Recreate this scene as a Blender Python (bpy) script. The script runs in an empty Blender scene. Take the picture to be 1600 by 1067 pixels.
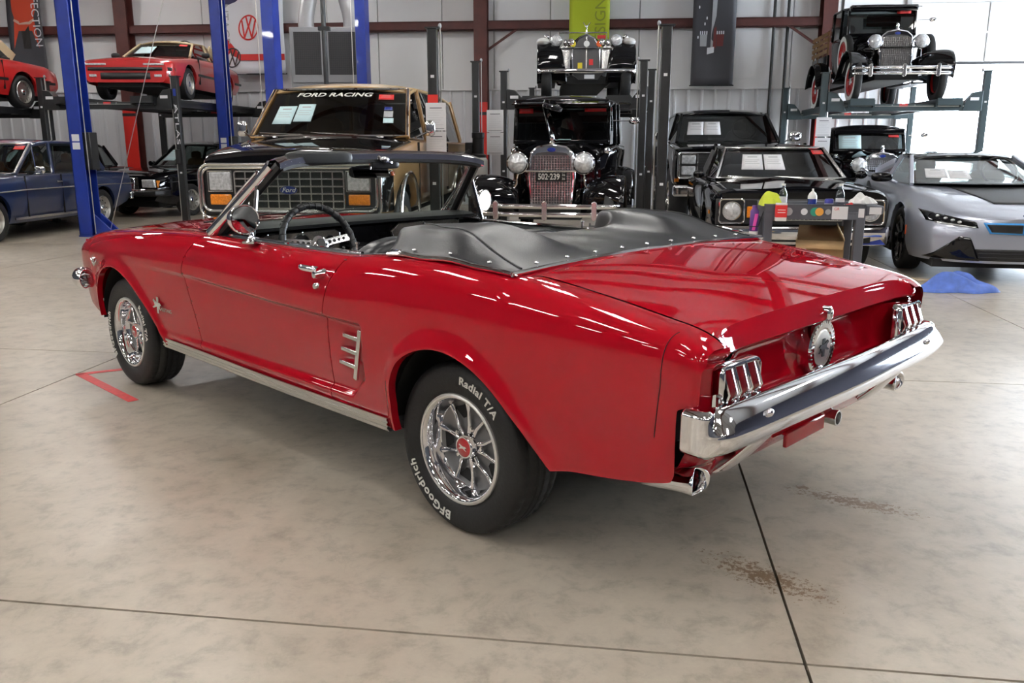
import bpy, bmesh, math, random
from mathutils import Vector, Matrix
from bisect import bisect_right
pi = math.pi; R = math.radians
random.seed(7)
SC = bpy.context.scene
COL = SC.collection

# ---------------------------------------------------------------- camera
cd = bpy.data.cameras.new('camera'); cam = bpy.data.objects.new('camera', cd); COL.objects.link(cam)
cd.sensor_width = 36; cd.lens = 1325 / 1600 * 36; cd.clip_end = 400
cam.location = (0, 0, 1.316); cam.rotation_euler = (R(90 - 12.83), 0, 0)
SC.camera = cam
# ---------------------------------------------------------------- world: bright overcast day outside the hall
wd = bpy.data.worlds.new('overcast_sky'); SC.world = wd; wd.use_nodes = True
wb = wd.node_tree.nodes['Background']; wb.inputs[0].default_value = (0.78, 0.88, 1.0, 1); wb.inputs[1].default_value = 22.0
# ---------------------------------------------------------------- view
vs = SC.view_settings
vs.view_transform = 'Standard'; vs.look = 'None'; vs.gamma = 1; vs.use_curve_mapping = False
vs.exposure = 0.44
cy = SC.cycles; cy.max_bounces = 7; cy.diffuse_bounces = 3; cy.glossy_bounces = 5; cy.transmission_bounces = 4; cy.transparent_max_bounces = 12; cy.caustics_reflective = False; cy.caustics_refractive = False
TUBE = 40.0          # strength of the fluorescent tubes under the roof
# ================================================================ helpers
MT = {}
def nod(m, t, **k):
    n = m.node_tree.nodes.new(t)
    for a, b in k.items(): setattr(n, a, b)
    return n
def mat(name, col, rough=.5, metal=0, coat=0, emit=0, spec=.5, trans=0, alpha=1, noise=0, nscale=8, bump=0, bscale=60, ior=1.5, croug=.03, ndetail=4):
    if name in MT: return MT[name]
    m = bpy.data.materials.new(name); m.use_nodes = True; MT[name] = m
    b = m.node_tree.nodes['Principled BSDF']; I = b.inputs; L = m.node_tree.links
    I['Base Color'].default_value = (*col, 1); I['Roughness'].default_value = rough; I['Metallic'].default_value = metal
    I['Coat Weight'].default_value = coat; I['Coat Roughness'].default_value = croug; I['Specular IOR Level'].default_value = spec
    I['Transmission Weight'].default_value = trans; I['Alpha'].default_value = alpha; I['IOR'].default_value = ior
    if emit: I['Emission Color'].default_value = (*col, 1); I['Emission Strength'].default_value = emit
    if noise or bump:
        tc = nod(m, 'ShaderNodeTexCoord')
    if noise:
        n = nod(m, 'ShaderNodeTexNoise'); n.inputs['Scale'].default_value = nscale; n.inputs['Detail'].default_value = ndetail
        L.new(tc.outputs['Object'], n.inputs['Vector'])
        r = nod(m, 'ShaderNodeMapRange'); r.inputs[1].default_value = .3; r.inputs[2].default_value = .7
        r.inputs[3].default_value = 1 - noise; r.inputs[4].default_value = 1 + noise; L.new(n.outputs['Fac'], r.inputs[0])
        mx = nod(m, 'ShaderNodeVectorMath', operation='SCALE'); mx.inputs[0].default_value = col
        L.new(r.outputs[0], mx.inputs['Scale']); L.new(mx.outputs[0], I['Base Color'])
    if bump:
        n = nod(m, 'ShaderNodeTexNoise'); n.inputs['Scale'].default_value = bscale; n.inputs['Detail'].default_value = 3
        L.new(tc.outputs['Object'], n.inputs['Vector'])
        u = nod(m, 'ShaderNodeBump'); u.inputs['Strength'].default_value = bump; u.inputs['Distance'].default_value = .01
        L.new(n.outputs['Fac'], u.inputs['Height']); L.new(u.outputs[0], I['Normal'])
    return m
def glassmat(name, tint, dens, rough=.0):
    """window glass: clear or tinted body that lets part of the light straight through, with a mirror-like surface"""
    m = bpy.data.materials.new(name); m.use_nodes = True; MT[name] = m
    nt = m.node_tree; nt.nodes.clear(); L = nt.links
    o = nod(m, 'ShaderNodeOutputMaterial'); t = nod(m, 'ShaderNodeBsdfTransparent'); t.inputs[0].default_value = (*[c * (1 - dens) for c in tint], 1)
    g = nod(m, 'ShaderNodeBsdfGlossy'); g.inputs['Roughness'].default_value = rough; g.inputs[0].default_value = (1, 1, 1, 1)
    lw = nod(m, 'ShaderNodeLayerWeight'); pw = nod(m, 'ShaderNodeMath', operation='POWER'); pw.inputs[1].default_value = 4; L.new(lw.outputs['Facing'], pw.inputs[0])
    f = nod(m, 'ShaderNodeMapRange'); f.inputs[3].default_value = .07; f.inputs[4].default_value = 1; L.new(pw.outputs[0], f.inputs[0])
    x = nod(m, 'ShaderNodeMixShader'); L.new(f.outputs[0], x.inputs[0]); L.new(t.outputs[0], x.inputs[1]); L.new(g.outputs[0], x.inputs[2])
    L.new(x.outputs[0], o.inputs[0]); return m

def cub(*pts):
    """monotone cubic through (x,y) points"""
    pts = sorted(pts); X = [p[0] for p in pts]; Y = [p[1] for p in pts]; n = len(X)
    d = [(Y[i + 1] - Y[i]) / (X[i + 1] - X[i]) for i in range(n - 1)]
    m = [d[0]] + [0 if d[i - 1] * d[i] <= 0 else 2 * d[i - 1] * d[i] / (d[i - 1] + d[i]) for i in range(1, n - 1)] + [d[-1]]
    def f(x):
        if x <= X[0]: return Y[0]
        if x >= X[-1]: return Y[-1]
        i = bisect_right(X, x) - 1; h = X[i + 1] - X[i]; t = (x - X[i]) / h
        return ((1 + 2 * t) * Y[i] + t * h * m[i]) * (1 - t) ** 2 + ((3 - 2 * t) * Y[i + 1] + (t - 1) * h * m[i + 1]) * t * t
    return f
def soft(f, x0, x1, sg, k0, k1, e=.12):
    """gaussian-smoothed copy of f, easing back to f itself outside k0..k1"""
    h = .01; n = int((x1 - x0) / h) + 1; S = [f(x0 + i * h) for i in range(n)]; m = int(3 * sg / h); K = [math.exp(-.5 * (j * h / sg) ** 2) for j in range(-m, m + 1)]; ks = sum(K)
    ext = lambda i: S[i] if 0 <= i < n else (2 * S[0] - S[min(-i, n - 1)] if i < 0 else 2 * S[-1] - S[max(2 * (n - 1) - i, 0)])
    Q = [sum(K[j + m] * ext(i + j) for j in range(-m, m + 1)) / ks for i in range(n)]
    def g(x):
        t = min(max((x - x0) / h, 0), n - 1.001); i = int(t); v = Q[i] + (Q[i + 1] - Q[i]) * (t - i)
        w = sst(k0 - e, k0 + e, x) * sst(k1 + e, k1 - e, x); return f(x) + (v - f(x)) * w
    return g
def lerp(a, b, t): return a + (b - a) * t
def sst(a, b, x):
    t = min(1, max(0, (x - a) / (b - a))); return t * t * (3 - 2 * t)
def cr(P, n):
    """Catmull-Rom through points, n steps per span"""
    P = [Vector(p) for p in P]; out = []
    for i in range(len(P) - 1):
        a, b, c, d = P[max(i - 1, 0)], P[i], P[i + 1], P[min(i + 2, len(P) - 1)]
        for k in range(n):
            t = k / n
            out.append(.5 * ((2 * b) + (c - a) * t + (2 * a - 5 * b + 4 * c - d) * t * t + (3 * b - a - 3 * c + d) * t ** 3))
    out.append(P[-1]); return out

class G:
    """collects geometry for one mesh"""
    def __init__(s): s.v = []; s.f = []
    def add(s, V, F):
        o = len(s.v); s.v += [tuple(p) for p in V]; s.f += [tuple(i + o for i in f) for f in F]; return s
    def box(s, x0, x1, y0, y1, z0, z1):
        return s.add([(x0, y0, z0), (x1, y0, z0), (x1, y1, z0), (x0, y1, z0), (x0, y0, z1), (x1, y0, z1), (x1, y1, z1), (x0, y1, z1)],
                     [(3, 2, 1, 0), (4, 5, 6, 7), (0, 1, 5, 4), (1, 2, 6, 5), (2, 3, 7, 6), (3, 0, 4, 7)])
    def bar(s, a, b, w, h, up=(0, 0, 1)):
        a, b = Vector(a), Vector(b); d = (b - a).normalized(); x = d.cross(Vector(up))
        if x.length < 1e-4: x = d.cross(Vector((1, 0, 0)))
        x.normalize(); y = x.cross(d); x *= w / 2; y *= h / 2
        return s.add([a - x - y, a + x - y, a + x + y, a - x + y, b - x - y, b + x - y, b + x + y, b - x + y],
                     [(3, 2, 1, 0), (4, 5, 6, 7), (0, 1, 5, 4), (1, 2, 6, 5), (2, 3, 7, 6), (3, 0, 4, 7)])
    def tube(s, pts, r, n=8, closed=False):
        P = [Vector(p) for p in pts]; m = len(P); V = []; F = []; pn = None
        for i, p in enumerate(P):
            d = (P[(i + 1) % m] - P[i - 1]) if closed else (P[min(i + 1, m - 1)] - P[max(i - 1, 0)])
            d.normalize()
            if pn is None: pn = d.cross(Vector((0, 0, 1)) if abs(d.z) < .9 else Vector((1, 0, 0)))
            pn = (pn - d * pn.dot(d)).normalized(); q = d.cross(pn)
            rr = r[i] if isinstance(r, (list, tuple)) else r
            V += [p + (pn * math.cos(2 * pi * k / n) + q * math.sin(2 * pi * k / n)) * rr for k in range(n)]
        for i in range(m if closed else m - 1):
            j = (i + 1) % m
            F += [(i * n + k, i * n + (k + 1) % n, j * n + (k + 1) % n, j * n + k) for k in range(n)]
        if not closed: F += [tuple(range(n - 1, -1, -1)), tuple((m - 1) * n + k for k in range(n))]
        return s.add(V, F)
    def lathe(s, prof, n=24, c=(0, 0, 0), ax='z', sy=1, caps=True):
        """profile of (radius, height) turned about an axis through c"""
        V = []; F = []; m = len(prof)
        for r, h in prof:
            for k in range(n):
                a = 2 * pi * k / n; p, q = r * math.cos(a), r * math.sin(a) * sy
                V.append({'z': (p, q, h), 'y': (p, h, q), 'x': (h, p, q)}[ax])
        for i in range(m - 1):
            F += [(i * n + k, i * n + (k + 1) % n, (i + 1) * n + (k + 1) % n, (i + 1) * n + k) for k in range(n)]
        if caps: F += [tuple(range(n - 1, -1, -1)), tuple((m - 1) * n + k for k in range(n))]
        return s.add([(p[0] + c[0], p[1] + c[1], p[2] + c[2]) for p in V], F)
    def grid(s, fn, nu, nv, cu=False, cv=False):
        V = [fn(i / nu, j / nv) for i in range(nu if cu else nu + 1) for j in range(nv if cv else nv + 1)]
        w = nv if cv else nv + 1; h = nu if cu else nu + 1
        return s.add(V, [(i * w + j, ((i + 1) % h) * w + j, ((i + 1) % h) * w + (j + 1) % w, i * w + (j + 1) % w) for i in range(nu) for j in range(nv)])
    def prism(s, poly, d0, d1, pl='xz'):
        n = len(poly); f = {'xz': lambda p, d: (p[0], d, p[1]), 'xy': lambda p, d: (p[0], p[1], d), 'yz': lambda p, d: (d, p[0], p[1])}[pl]
        return s.add([f(p, d0) for p in poly] + [f(p, d1) for p in poly],
                     [tuple(range(n)), tuple(range(2 * n - 1, n - 1, -1))] + [(i, n + i, n + (i + 1) % n, (i + 1) % n) for i in range(n)])
    def ball(s, c, r, n=14, m=8, sup=1):
        r = (r, r, r) if not isinstance(r, (tuple, list)) else r
        pw = lambda x: math.copysign(abs(x) ** sup, x)
        V = []; F = []
        for i in range(m + 1):
            th = pi * i / m - pi / 2
            for k in range(n):
                a = 2 * pi * k / n; V.append((c[0] + r[0] * pw(math.cos(th)) * pw(math.cos(a)), c[1] + r[1] * pw(math.cos(th)) * pw(math.sin(a)), c[2] + r[2] * pw(math.sin(th))))
        for i in range(m): F += [(i * n + k, i * n + (k + 1) % n, (i + 1) * n + (k + 1) % n, (i + 1) * n + k) for k in range(n)]
        return s.add(V, F)
    def mirror(s):
        return s.add([(p[0], -p[1], p[2]) for p in s.v], [tuple(reversed(f)) for f in list(s.f)])
    def map(s, fn): s.v = [tuple(fn(*p)) for p in s.v]; return s
    def off(s, x, y, z): return s.map(lambda a, b, c: (a + x, b + y, c + z))
    def rot(s, M): return s.map(lambda a, b, c: M @ Vector((a, b, c)))
    def obj(s, name, m, parent=None, smooth=38, bev=0, thick=0, label=None, loc=None, rz=0, seg=2):
        me = bpy.data.meshes.new(name); me.from_pydata(s.v, [], s.f)
        bm = bmesh.new(); bm.from_mesh(me); bmesh.ops.remove_doubles(bm, verts=bm.verts, dist=1e-5)
        bmesh.ops.dissolve_degenerate(bm, edges=bm.edges, dist=1e-6)
        bmesh.ops.recalc_face_normals(bm, faces=bm.faces); bm.to_mesh(me); bm.free()
        if smooth:
            me.polygons.foreach_set('use_smooth', [True] * len(me.polygons)); me.set_sharp_from_angle(angle=R(smooth))
        me.materials.append(m if not isinstance(m, str) else MT[m])
        o = bpy.data.objects.new(name, me); COL.objects.link(o)
        if parent: o.parent = parent
        if loc: o.location = loc
        if rz: o.rotation_euler = (0, 0, rz)
        if thick:
            d = o.modifiers.new('solid', 'SOLIDIFY'); d.thickness = thick; d.offset = -1
        if bev:
            d = o.modifiers.new('bevel', 'BEVEL'); d.width = bev; d.segments = seg; d.limit_method = 'ANGLE'; d.angle_limit = R(40)
        if label: o['label'] = label
        return o
def tag(o, label=None, cat=None, group=None, kind=None):
    if label: o['label'] = label
    if cat: o['category'] = cat
    if group: o['group'] = group
    if kind: o['kind'] = kind
    return o
def thing(name, label, cat, loc=(0, 0, 0), rz=0, group=None):
    o = bpy.data.objects.new(name, None); COL.objects.link(o); o.empty_display_size = .1
    o.location = loc; o.rotation_euler = (0, 0, rz); return tag(o, label, cat, group)
def struct(g, name, m, parent=None, **k):
    o = g.obj(name, m, parent, **k)
    if not parent: o['kind'] = 'structure'
    return o
def kids(o): return [c for c in bpy.data.objects if c.parent == o]
def dup(o, parent=None, loc=None, rz=None, label=None):
    """copy a thing with copies of its parts and sub-parts"""
    c = o.copy(); COL.objects.link(c); c.parent = parent
    if loc: c.location = loc
    if rz is not None: c.rotation_euler = (c.rotation_euler[0], c.rotation_euler[1], rz)
    if label: c['label'] = label
    for k in kids(o): dup(k, c)
    return c
def text(s, size=1, depth=.002, fn=None, shear=0, sp=1.0, bold=0):
    """lettering as geometry: centred text in the local xz plane, facing -y"""
    cu = bpy.data.curves.new('t', 'FONT'); cu.body = s; cu.size = size; cu.align_x = 'CENTER'; cu.align_y = 'CENTER'
    cu.extrude = depth / 2; cu.shear = shear; cu.space_character = sp; cu.offset = bold; cu.resolution_u = 3
    o = bpy.data.objects.new('t', cu); COL.objects.link(o); bpy.context.view_layer.update()
    me = o.to_mesh(); g = G(); g.add([(v.co.x, -v.co.z, v.co.y) for v in me.vertices], [tuple(p.vertices) for p in me.polygons])
    o.to_mesh_clear(); bpy.data.objects.remove(o); bpy.data.curves.remove(cu)
    if fn: g.map(fn)
    return g
def arch_trim(g, arches, lip=0):
    """cut wheel arches out of a body side: arches = (u0, z0, radius or function of angle). Works on g in place, both sides (|y| > ymin)."""
    n0 = len(g.v); ins = [None] * n0
    for i, p in enumerate(g.v):
        for (u0, z0, rf, ymin) in arches:
            if abs(p[1]) < ymin: continue
            du, dz = p[0] - u0, p[2] - z0; r = rf(math.atan2(dz, du)) if callable(rf) else rf
            if du * du + dz * dz < r * r: ins[i] = (u0, z0, r, math.atan2(dz, du))
    keep = [f for f in g.f if not all(ins[i] for i in f)]
    for f in keep:
        for i in f:
            if ins[i]:
                u0, z0, r, a = ins[i]; p = g.v[i]; g.v[i] = (u0 + r * math.cos(a), p[1], z0 + r * math.sin(a))
    g.f = keep
    used = sorted({i for f in keep for i in f}); mp = {o: k for k, o in enumerate(used)}
    edge_v = {i for f in keep for i in f if ins[i]}
    g.v = [g.v[i] for i in used]; g.f = [tuple(mp[i] for i in f) for f in keep]
    if lip:   # turn the cut edge inwards
        E = {}
        for f in g.f:
            for a, b in zip(f, f[1:] + f[:1]): E[(a, b)] = 1
        ev = {mp[i] for i in edge_v}; new = {}
        for (a, b) in list(E):
            if (b, a) not in E and a in ev and b in ev:
                for q in (a, b):
                    if q not in new:
                        p = g.v[q]; new[q] = len(g.v); g.v.append((p[0], p[1] - math.copysign(lip, p[1]), p[2]))
                g.f.append((b, a, new[a], new[b]))
    return g
# ================================================================ materials
mat('red_paint', (.38, .003, .0115), .5, 0, 1, spec=.0, croug=.02)
mat('chrome', (.86, .86, .88), .06, 1)
mat('chrome_soft', (.75, .74, .72), .2, 1)
mat('brushed', (.62, .61, .58), .32, 1)
mat('black_paint', (.004, .004, .005), .5, 0, 1, spec=0)
mat('black_plastic', (.012, .012, .013), .45)
mat('black_gap', (.004, .004, .004), .8)
mat('rubber', (.009, .009, .0095), .62, bump=.15, bscale=90)
mat('vinyl', (.012, .013, .016), .34, bump=.10, bscale=220)
mat('seat_vinyl', (.014, .015, .018), .3, bump=.08, bscale=200)
mat('dash_vinyl', (.006, .0065, .007), .55, spec=.3)
mat('carpet', (.01, .01, .011), .95)
mat('white_letter', (.78, .77, .72), .6)
mat('white_enamel', (.85, .85, .83), .4)
mat('argent', (.20, .20, .205), .4, .6)
mat('red_lens', (.16, .004, .006), .12, 0, 1)
mat('amber_lens', (.85, .26, .015), .18, 0, 1, noise=.2, nscale=70)
mat('lamp_glass', (.66, .68, .70), .18, .25, 1, noise=.3, nscale=34)  # pale diffuse colour emulates the bright reflections of lamp lenses
mat('lens_clear', (.8, .82, .82), .05, .6, 1)
mat('red_cap', (.42, .006, .01), .3, 0, 1)
mat('mirror', (.92, .93, .93), .015, 1)
mat('gauge', (.02, .02, .022), .25, 0, .6)
mat('camera_grain', (.10, .088, .075), .32, .4, .3, noise=.3, nscale=160)
mat('steel_dark', (.05, .05, .055), .5, .7)
mat('paper', (.80, .80, .82), .7)
mat('ink', (.08, .08, .10), .7)
mat('sticker_red', (.72, .03, .03), .5)
mat('lift_black', (.010, .011, .012), .42, 0, .4, noise=.25, nscale=14)
mat('lift_blue', (.010, .035, .30), .4, 0, .5, noise=.15, nscale=6)
mat('grey_metal', (.30, .31, .33), .5, .2)
mat('yellow', (.75, .60, .03), .5)
mat('oxide_red', (.085, .018, .014), .55, noise=.2, nscale=4)
mat('safety_red', (.62, .02, .012), .5)
glassmat('glass', (.93, .97, .95), .05)
glassmat('glass_tint', (.55, .62, .60), .22)
glassmat('glass_dark', (.20, .23, .23), .55)
# ================================================================ the hall
BR = R(-8); WR = R(-5)
def rotp(x, y, a): return (x * math.cos(a) - y * math.sin(a), x * math.sin(a) + y * math.cos(a))
def concrete():
    m = bpy.data.materials.new('concrete'); m.use_nodes = True; MT['concrete'] = m; L = m.node_tree.links
    b = m.node_tree.nodes['Principled BSDF']; tc = nod(m, 'ShaderNodeTexCoord')
    def ns(sc, det, dist=0, rough=.6):
        n = nod(m, 'ShaderNodeTexNoise'); n.inputs['Scale'].default_value = sc; n.inputs['Detail'].default_value = det; n.inputs['Distortion'].default_value = dist
        n.inputs['Roughness'].default_value = rough; L.new(tc.outputs['Object'], n.inputs['Vector']); return n
    def ramp(src, stops):
        r = nod(m, 'ShaderNodeValToRGB'); e = r.color_ramp.elements
        while len(e) < len(stops): e.new(.5)
        for k, (p, c) in enumerate(stops): e[k].position = p; e[k].color = (*c, 1) if isinstance(c, tuple) else (c, c, c, 1)
        L.new(src, r.inputs[0]); return r
    def mul(a, bb, fac=1):
        x = nod(m, 'ShaderNodeMix', data_type='RGBA', blend_type='MULTIPLY'); x.inputs[0].default_value = fac; L.new(a, x.inputs[6]); L.new(bb, x.inputs[7]); return x.outputs[2]
    base = ramp(ns(.62, 7, .7).outputs['Fac'], [(.28, (.33, .280, .215)), (.52, (.455, .398, .322)), (.75, (.56, .505, .425))])
    fine = ramp(ns(9, 8, .2, .7).outputs['Fac'], [(.28, .66), (.5, 1.0), (.72, 1.12)])
    spots = ramp(ns(2.6, 6, 1.2, .75).outputs['Fac'], [(.26, .74), (.42, .97), (.62, 1.02)])
    c = mul(mul(base.outputs[0], fine.outputs[0]), spots.outputs[0])
    # two brown spills with a granular edge
    g = ns(46, 5, .2, .75)
    for (cx, cy, rx, ry, an) in ((1.30, 3.02, .26, .07, .55), (.80, 2.44, .24, .085, .75), (1.16, 3.16, .05, .03, .5)):
        mp = nod(m, 'ShaderNodeMapping', vector_type='TEXTURE'); mp.inputs[1].default_value = (cx, cy, 0); mp.inputs[2].default_value = (0, 0, -an); mp.inputs[3].default_value = (rx, ry, 1)
        L.new(tc.outputs['Object'], mp.inputs[0]); ln = nod(m, 'ShaderNodeVectorMath', operation='LENGTH'); L.new(mp.outputs[0], ln.inputs[0])
        ad = nod(m, 'ShaderNodeMath', operation='MULTIPLY_ADD'); L.new(g.outputs['Fac'], ad.inputs[0]); ad.inputs[1].default_value = -5.0; L.new(ln.outputs['Value'], ad.inputs[2])
        mr = nod(m, 'ShaderNodeMapRange'); mr.inputs[1].default_value = -2.15; mr.inputs[2].default_value = -1.85; mr.inputs[3].default_value = 1; mr.inputs[4].default_value = 0
        L.new(ad.outputs[0], mr.inputs[0]); x = nod(m, 'ShaderNodeMix', data_type='RGBA'); L.new(mr.outputs[0], x.inputs[0]); L.new(c, x.inputs[6])
        x.inputs[7].default_value = (.19, .125, .07, 1); c = x.outputs[2]
    L.new(c, b.inputs['Base Color'])
    b.inputs['Roughness'].default_value = .31
    u = nod(m, 'ShaderNodeBump'); u.inputs['Strength'].default_value = .06; u.inputs['Distance'].default_value = .004
    L.new(ns(30, 6).outputs['Fac'], u.inputs['Height']); L.new(u.outputs[0], b.inputs['Normal'])
concrete()
mat('joint', (.035, .03, .026), .8); mat('wall_white', (.86, .86, .87), .5, noise=.03, nscale=.8); mat('liner_white', (.74, .75, .78), .42, .0)
mat('roof_white', (.42, .42, .43), .6); mat('apron', (.62, .61, .58), .8, noise=.08, nscale=2); mat('door_white', (.80, .82, .84), .5); mat('rail', (.5, .5, .5), .4, .8)
fl = struct(G().box(-17, 12.5, -9, 22.5, -.14, -.02).rot(Matrix.Rotation(BR, 3, 'Z')), 'floor', 'joint')
XS = [-17, -14.4, -10.7, -7.0, -3.265, .485, 2.93, 6.7, 12.5]; YS = [-9, -6.9, -3.9, -.9, 2.063, 5.03, 8.0, 11.0, 14.0, 17.0, 22.5]
for i in range(len(XS) - 1):
    for j in range(len(YS) - 1):
        g = .0045; G().box(XS[i] + g, XS[i + 1] - g, YS[j] + g, YS[j + 1] - g, -.05, 0).rot(Matrix.Rotation(BR, 3, 'Z')).obj('slab', 'concrete', fl, smooth=0)
struct(G().box(-60, 60, -40, 80, -.35, -.145), 'ground', 'apron')
# back wall (frame turned by WR, front face at y = 20.4)
wall = struct(G().box(-16.5, 6.95, 20.52, 20.7, 0, 6.6).box(6.95, 15.4, 20.52, 20.7, 4.1, 6.6), 'wall_back', 'liner_white', rz=WR)
xs = [-16.5, -14.6, -12.65, -10.9, -9.1, -7.3, -6.1, -4.9, -3.4, -2.2, -.91, 1.1, 2.8, 4.48, 5.5]
for a, b in zip(xs, xs[1:]):
    G().box(a + .008, b - .008, 20.40, 20.51, 2.66, 4.06).obj('wall_panel', 'wall_white', wall, bev=.008)
    G().box(a + .008, b - .008, 20.40, 20.51, 4.07, 6.5).obj('wall_panel', 'wall_white', wall, bev=.008)
def sheet(x0, x1, z0, z1, y):
    g = G(); P = []; n = max(1, round((x1 - x0) / .305)); w = (x1 - x0) / n
    for k in range(n):
        a = x0 + k * w
        P += [(a, 0), (a + w * .36, 0), (a + w * .44, -.03), (a + w * .56, -.03), (a + w * .64, 0)]
    P.append((x1, 0))
    g.grid(lambda s, t: (P[round(s * (len(P) - 1))][0], y + P[round(s * (len(P) - 1))][1], lerp(z0, z1, t)), len(P) - 1, 1); return g
x = -16.5
while x < 6.9:
    x1 = min(x + .915, 6.93); sheet(x + .002, x1 - .002, .0, 2.64, 20.46).obj('liner_sheet', 'liner_white', wall, smooth=0, thick=-.004); x = x1
G().box(-16.5, 6.93, 20.395, 20.44, 2.63, 2.67).obj('liner_cap', 'wall_white', wall)
# steel frame
for k, x in enumerate((-10.91, -2.47, 5.18)):
    c = struct(G().box(x - .15, x + .15, 20.02, 20.05, 0, 6.5).box(x - .02, x + .02, 20.04, 20.36, 0, 6.5).box(x - .15, x + .15, 20.34, 20.37, 0, 6.5).box(x - .19, x + .19, 19.98, 20.38, 0, .03), 'trim_%d' % (k + 1), 'oxide_red', rz=WR)
    G().box(x - .152, x + .152, 20.012, 20.06, .3, 2.35).obj('warning_wrap', 'safety_red', c)
    G().box(x - .156, x + .156, 20.008, 20.04, 2.06, 2.13).obj('wrap_band', 'black_plastic', c)
for k, (x0, x1) in enumerate(((-16.5, -11.07), (-10.75, -2.63), (-2.31, 5.02))):
    struct(G().box(x0, x1, 20.10, 20.38, 4.09, 4.12).box(x0, x1, 20.10, 20.12, 3.94, 4.12).box(x0, x1, 20.36, 20.385, 3.94, 4.12).box(x0, x1, 20.2, 20.38, 3.93, 3.945), 'trim_%d' % (k + 4), 'oxide_red', rz=WR)
for x0, s in ((-2.47, 1), (5.18, -1)):
    struct(G().bar((x0, 20.16, 3.4), (x0 + s * .9, 20.2, 4.0), .05, .05), 'trim_%d' % (7 if s > 0 else 8), 'oxide_red', rz=WR)
# sectional overhead door, half raised
dr = struct(G().box(5.55, 6.95, 20.36, 20.42, 2.68, 6.3), 'wall_door_side', 'door_white', rz=WR)
od = struct(G().box(6.86, 6.96, 20.30, 20.5, 0, 6.3).box(14.4, 14.5, 20.30, 20.5, 0, 6.3), 'door_1', 'rail', rz=WR)
for k in range(5):
    z0 = 3.17 + k * .62
    s_ = G().box(6.97, 14.4, 20.36, 20.41, z0 + .004, z0 + .616).obj('door_section', 'door_white', od, bev=.006)
    for x in (8.66, 10.6, 12.6): G().box(x - .035, x + .035, 20.335, 20.36, z0 + .02, z0 + .60).obj('door_stile', 'rail', s_)
G().box(6.97, 14.4, 20.355, 20.415, 3.12, 3.172).obj('door_seal', 'black_plastic', od)
# side and rear walls, roof
def wallseg(n, x0, x1, y0, y1, z0=0, z1=6.6, more=(), m='wall_white'):
    g = G().box(x0, x1, y0, y1, z0, z1)
    for q in more: g.box(*q)
    return struct(g.rot(Matrix.Rotation(BR, 3, 'Z')), n, m)
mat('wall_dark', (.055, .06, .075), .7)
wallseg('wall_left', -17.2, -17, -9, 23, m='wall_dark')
wallseg('wall_right', 12.5, 12.7, -9, 11.5, more=[(12.5, 12.7, 11.5, 19, 4.3, 6.6), (12.5, 12.7, 17.8, 19, 0, 4.3)], m=mat('wall_blue_grey', (.045, .05, .085), .6))  # unseen opening near the back, added to let daylight onto the right floor
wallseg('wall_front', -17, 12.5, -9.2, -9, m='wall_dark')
struct(G().box(-17.2, 12.7, -9.2, 23, 6.6, 6.7).rot(Matrix.Rotation(BR, 3, 'Z')), 'ceiling', 'roof_white')
mat('tube_light', (1, .98, .945), .5, emit=TUBE); mat('fixture_white', (.85, .85, .85), .4)
for k in range(16):
    y = -8 + k * 2.0; struct(G().box(-17, 12.5, y - .03, y + .03, 6.40, 6.60).rot(Matrix.Rotation(BR, 3, 'Z')), 'trim_%d' % (k + 10), 'oxide_red')
for k, x in enumerate((-11.6, -3.3, 4.4)):
    struct(G().box(x - .1, x + .1, -9, 20.2, 5.9, 6.4).rot(Matrix.Rotation(BR, 3, 'Z')), 'trim_%d' % (k + 30), 'oxide_red')
# fluorescent high-bay fixtures in rows under the roof
proto = None
for i, fx in enumerate((-13, -9, -5, -1, 3, 7)):
    for j, fy in enumerate((-7.5, -3.5, .5, 4.5, 8.3, 12.7, 16.5)):
        if (j == 6 and i > 2) or (j == 5 and i == 4): continue
        wx, wy = rotp(fx, fy, BR)
        od_ = 'first second third fourth fifth sixth seventh'.split(); lb = 'white fluorescent fixture, %s from the front in the %s row from the left wall' % (od_[j], od_[i])
        if proto is None:
            proto = thing('ceiling_light', lb, 'light', (wx, wy, 5.35), BR, 'fluorescent fixtures under the roof')
            G().prism([(-.28, .0), (-.24, .09), (.24, .09), (.28, .0), (.25, .02), (-.25, .02)], -.62, .62).obj('housing', 'fixture_white', proto)
            for k in range(4): G().tube([(-.18 + k * .12, -.60, -.005), (-.18 + k * .12, .60, -.005)], .02, 8).obj('tube', 'tube_light', proto)
            for s in (-1, 1): G().tube([(0, s * .5, .09), (0, s * .5, 1.26)], .006, 5).obj('hanger', 'rail', proto)
        else: dup(proto, None, (wx, wy, 5.35), label=lb)
# ---------------------------------------------------------------- banners
def banner(name, label, x0, x1, z0, z1, m, y=20.0):
    T = thing(name, label, 'banner', (*rotp((x0 + x1) / 2, y, WR), z0), WR); w = (x1 - x0) / 2; h = z1 - z0
    def bw(x, z): return .02 * math.sin(x * 5 + z * 2) + .012 * math.sin(z * 4.2)
    G().grid(lambda a, b: (lerp(-w, w, a), bw(lerp(-w, w, a), b * h), b * h), 10, 20).obj('cloth', m, T, thick=.004)
    G().tube([(-w - .04, 0, h), (w + .04, 0, h)], .018, 8).obj('rod', 'black_plastic', T); G().tube([(-w - .02, 0, .0), (w + .02, 0, .0)], .014, 8).obj('rod', 'black_plastic', T)
    def stick(nm, g, mm, o=.008): return g.map(lambda x, y, z: (x, bw(x, z) - o + y * .3, z)).obj(nm, mm, T, smooth=0)
    return T, stick, w, h
def sub(poly, n=6):
    """polygon (x,z) as a thin print"""
    return G().prism(poly, 0, .0015)
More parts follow.
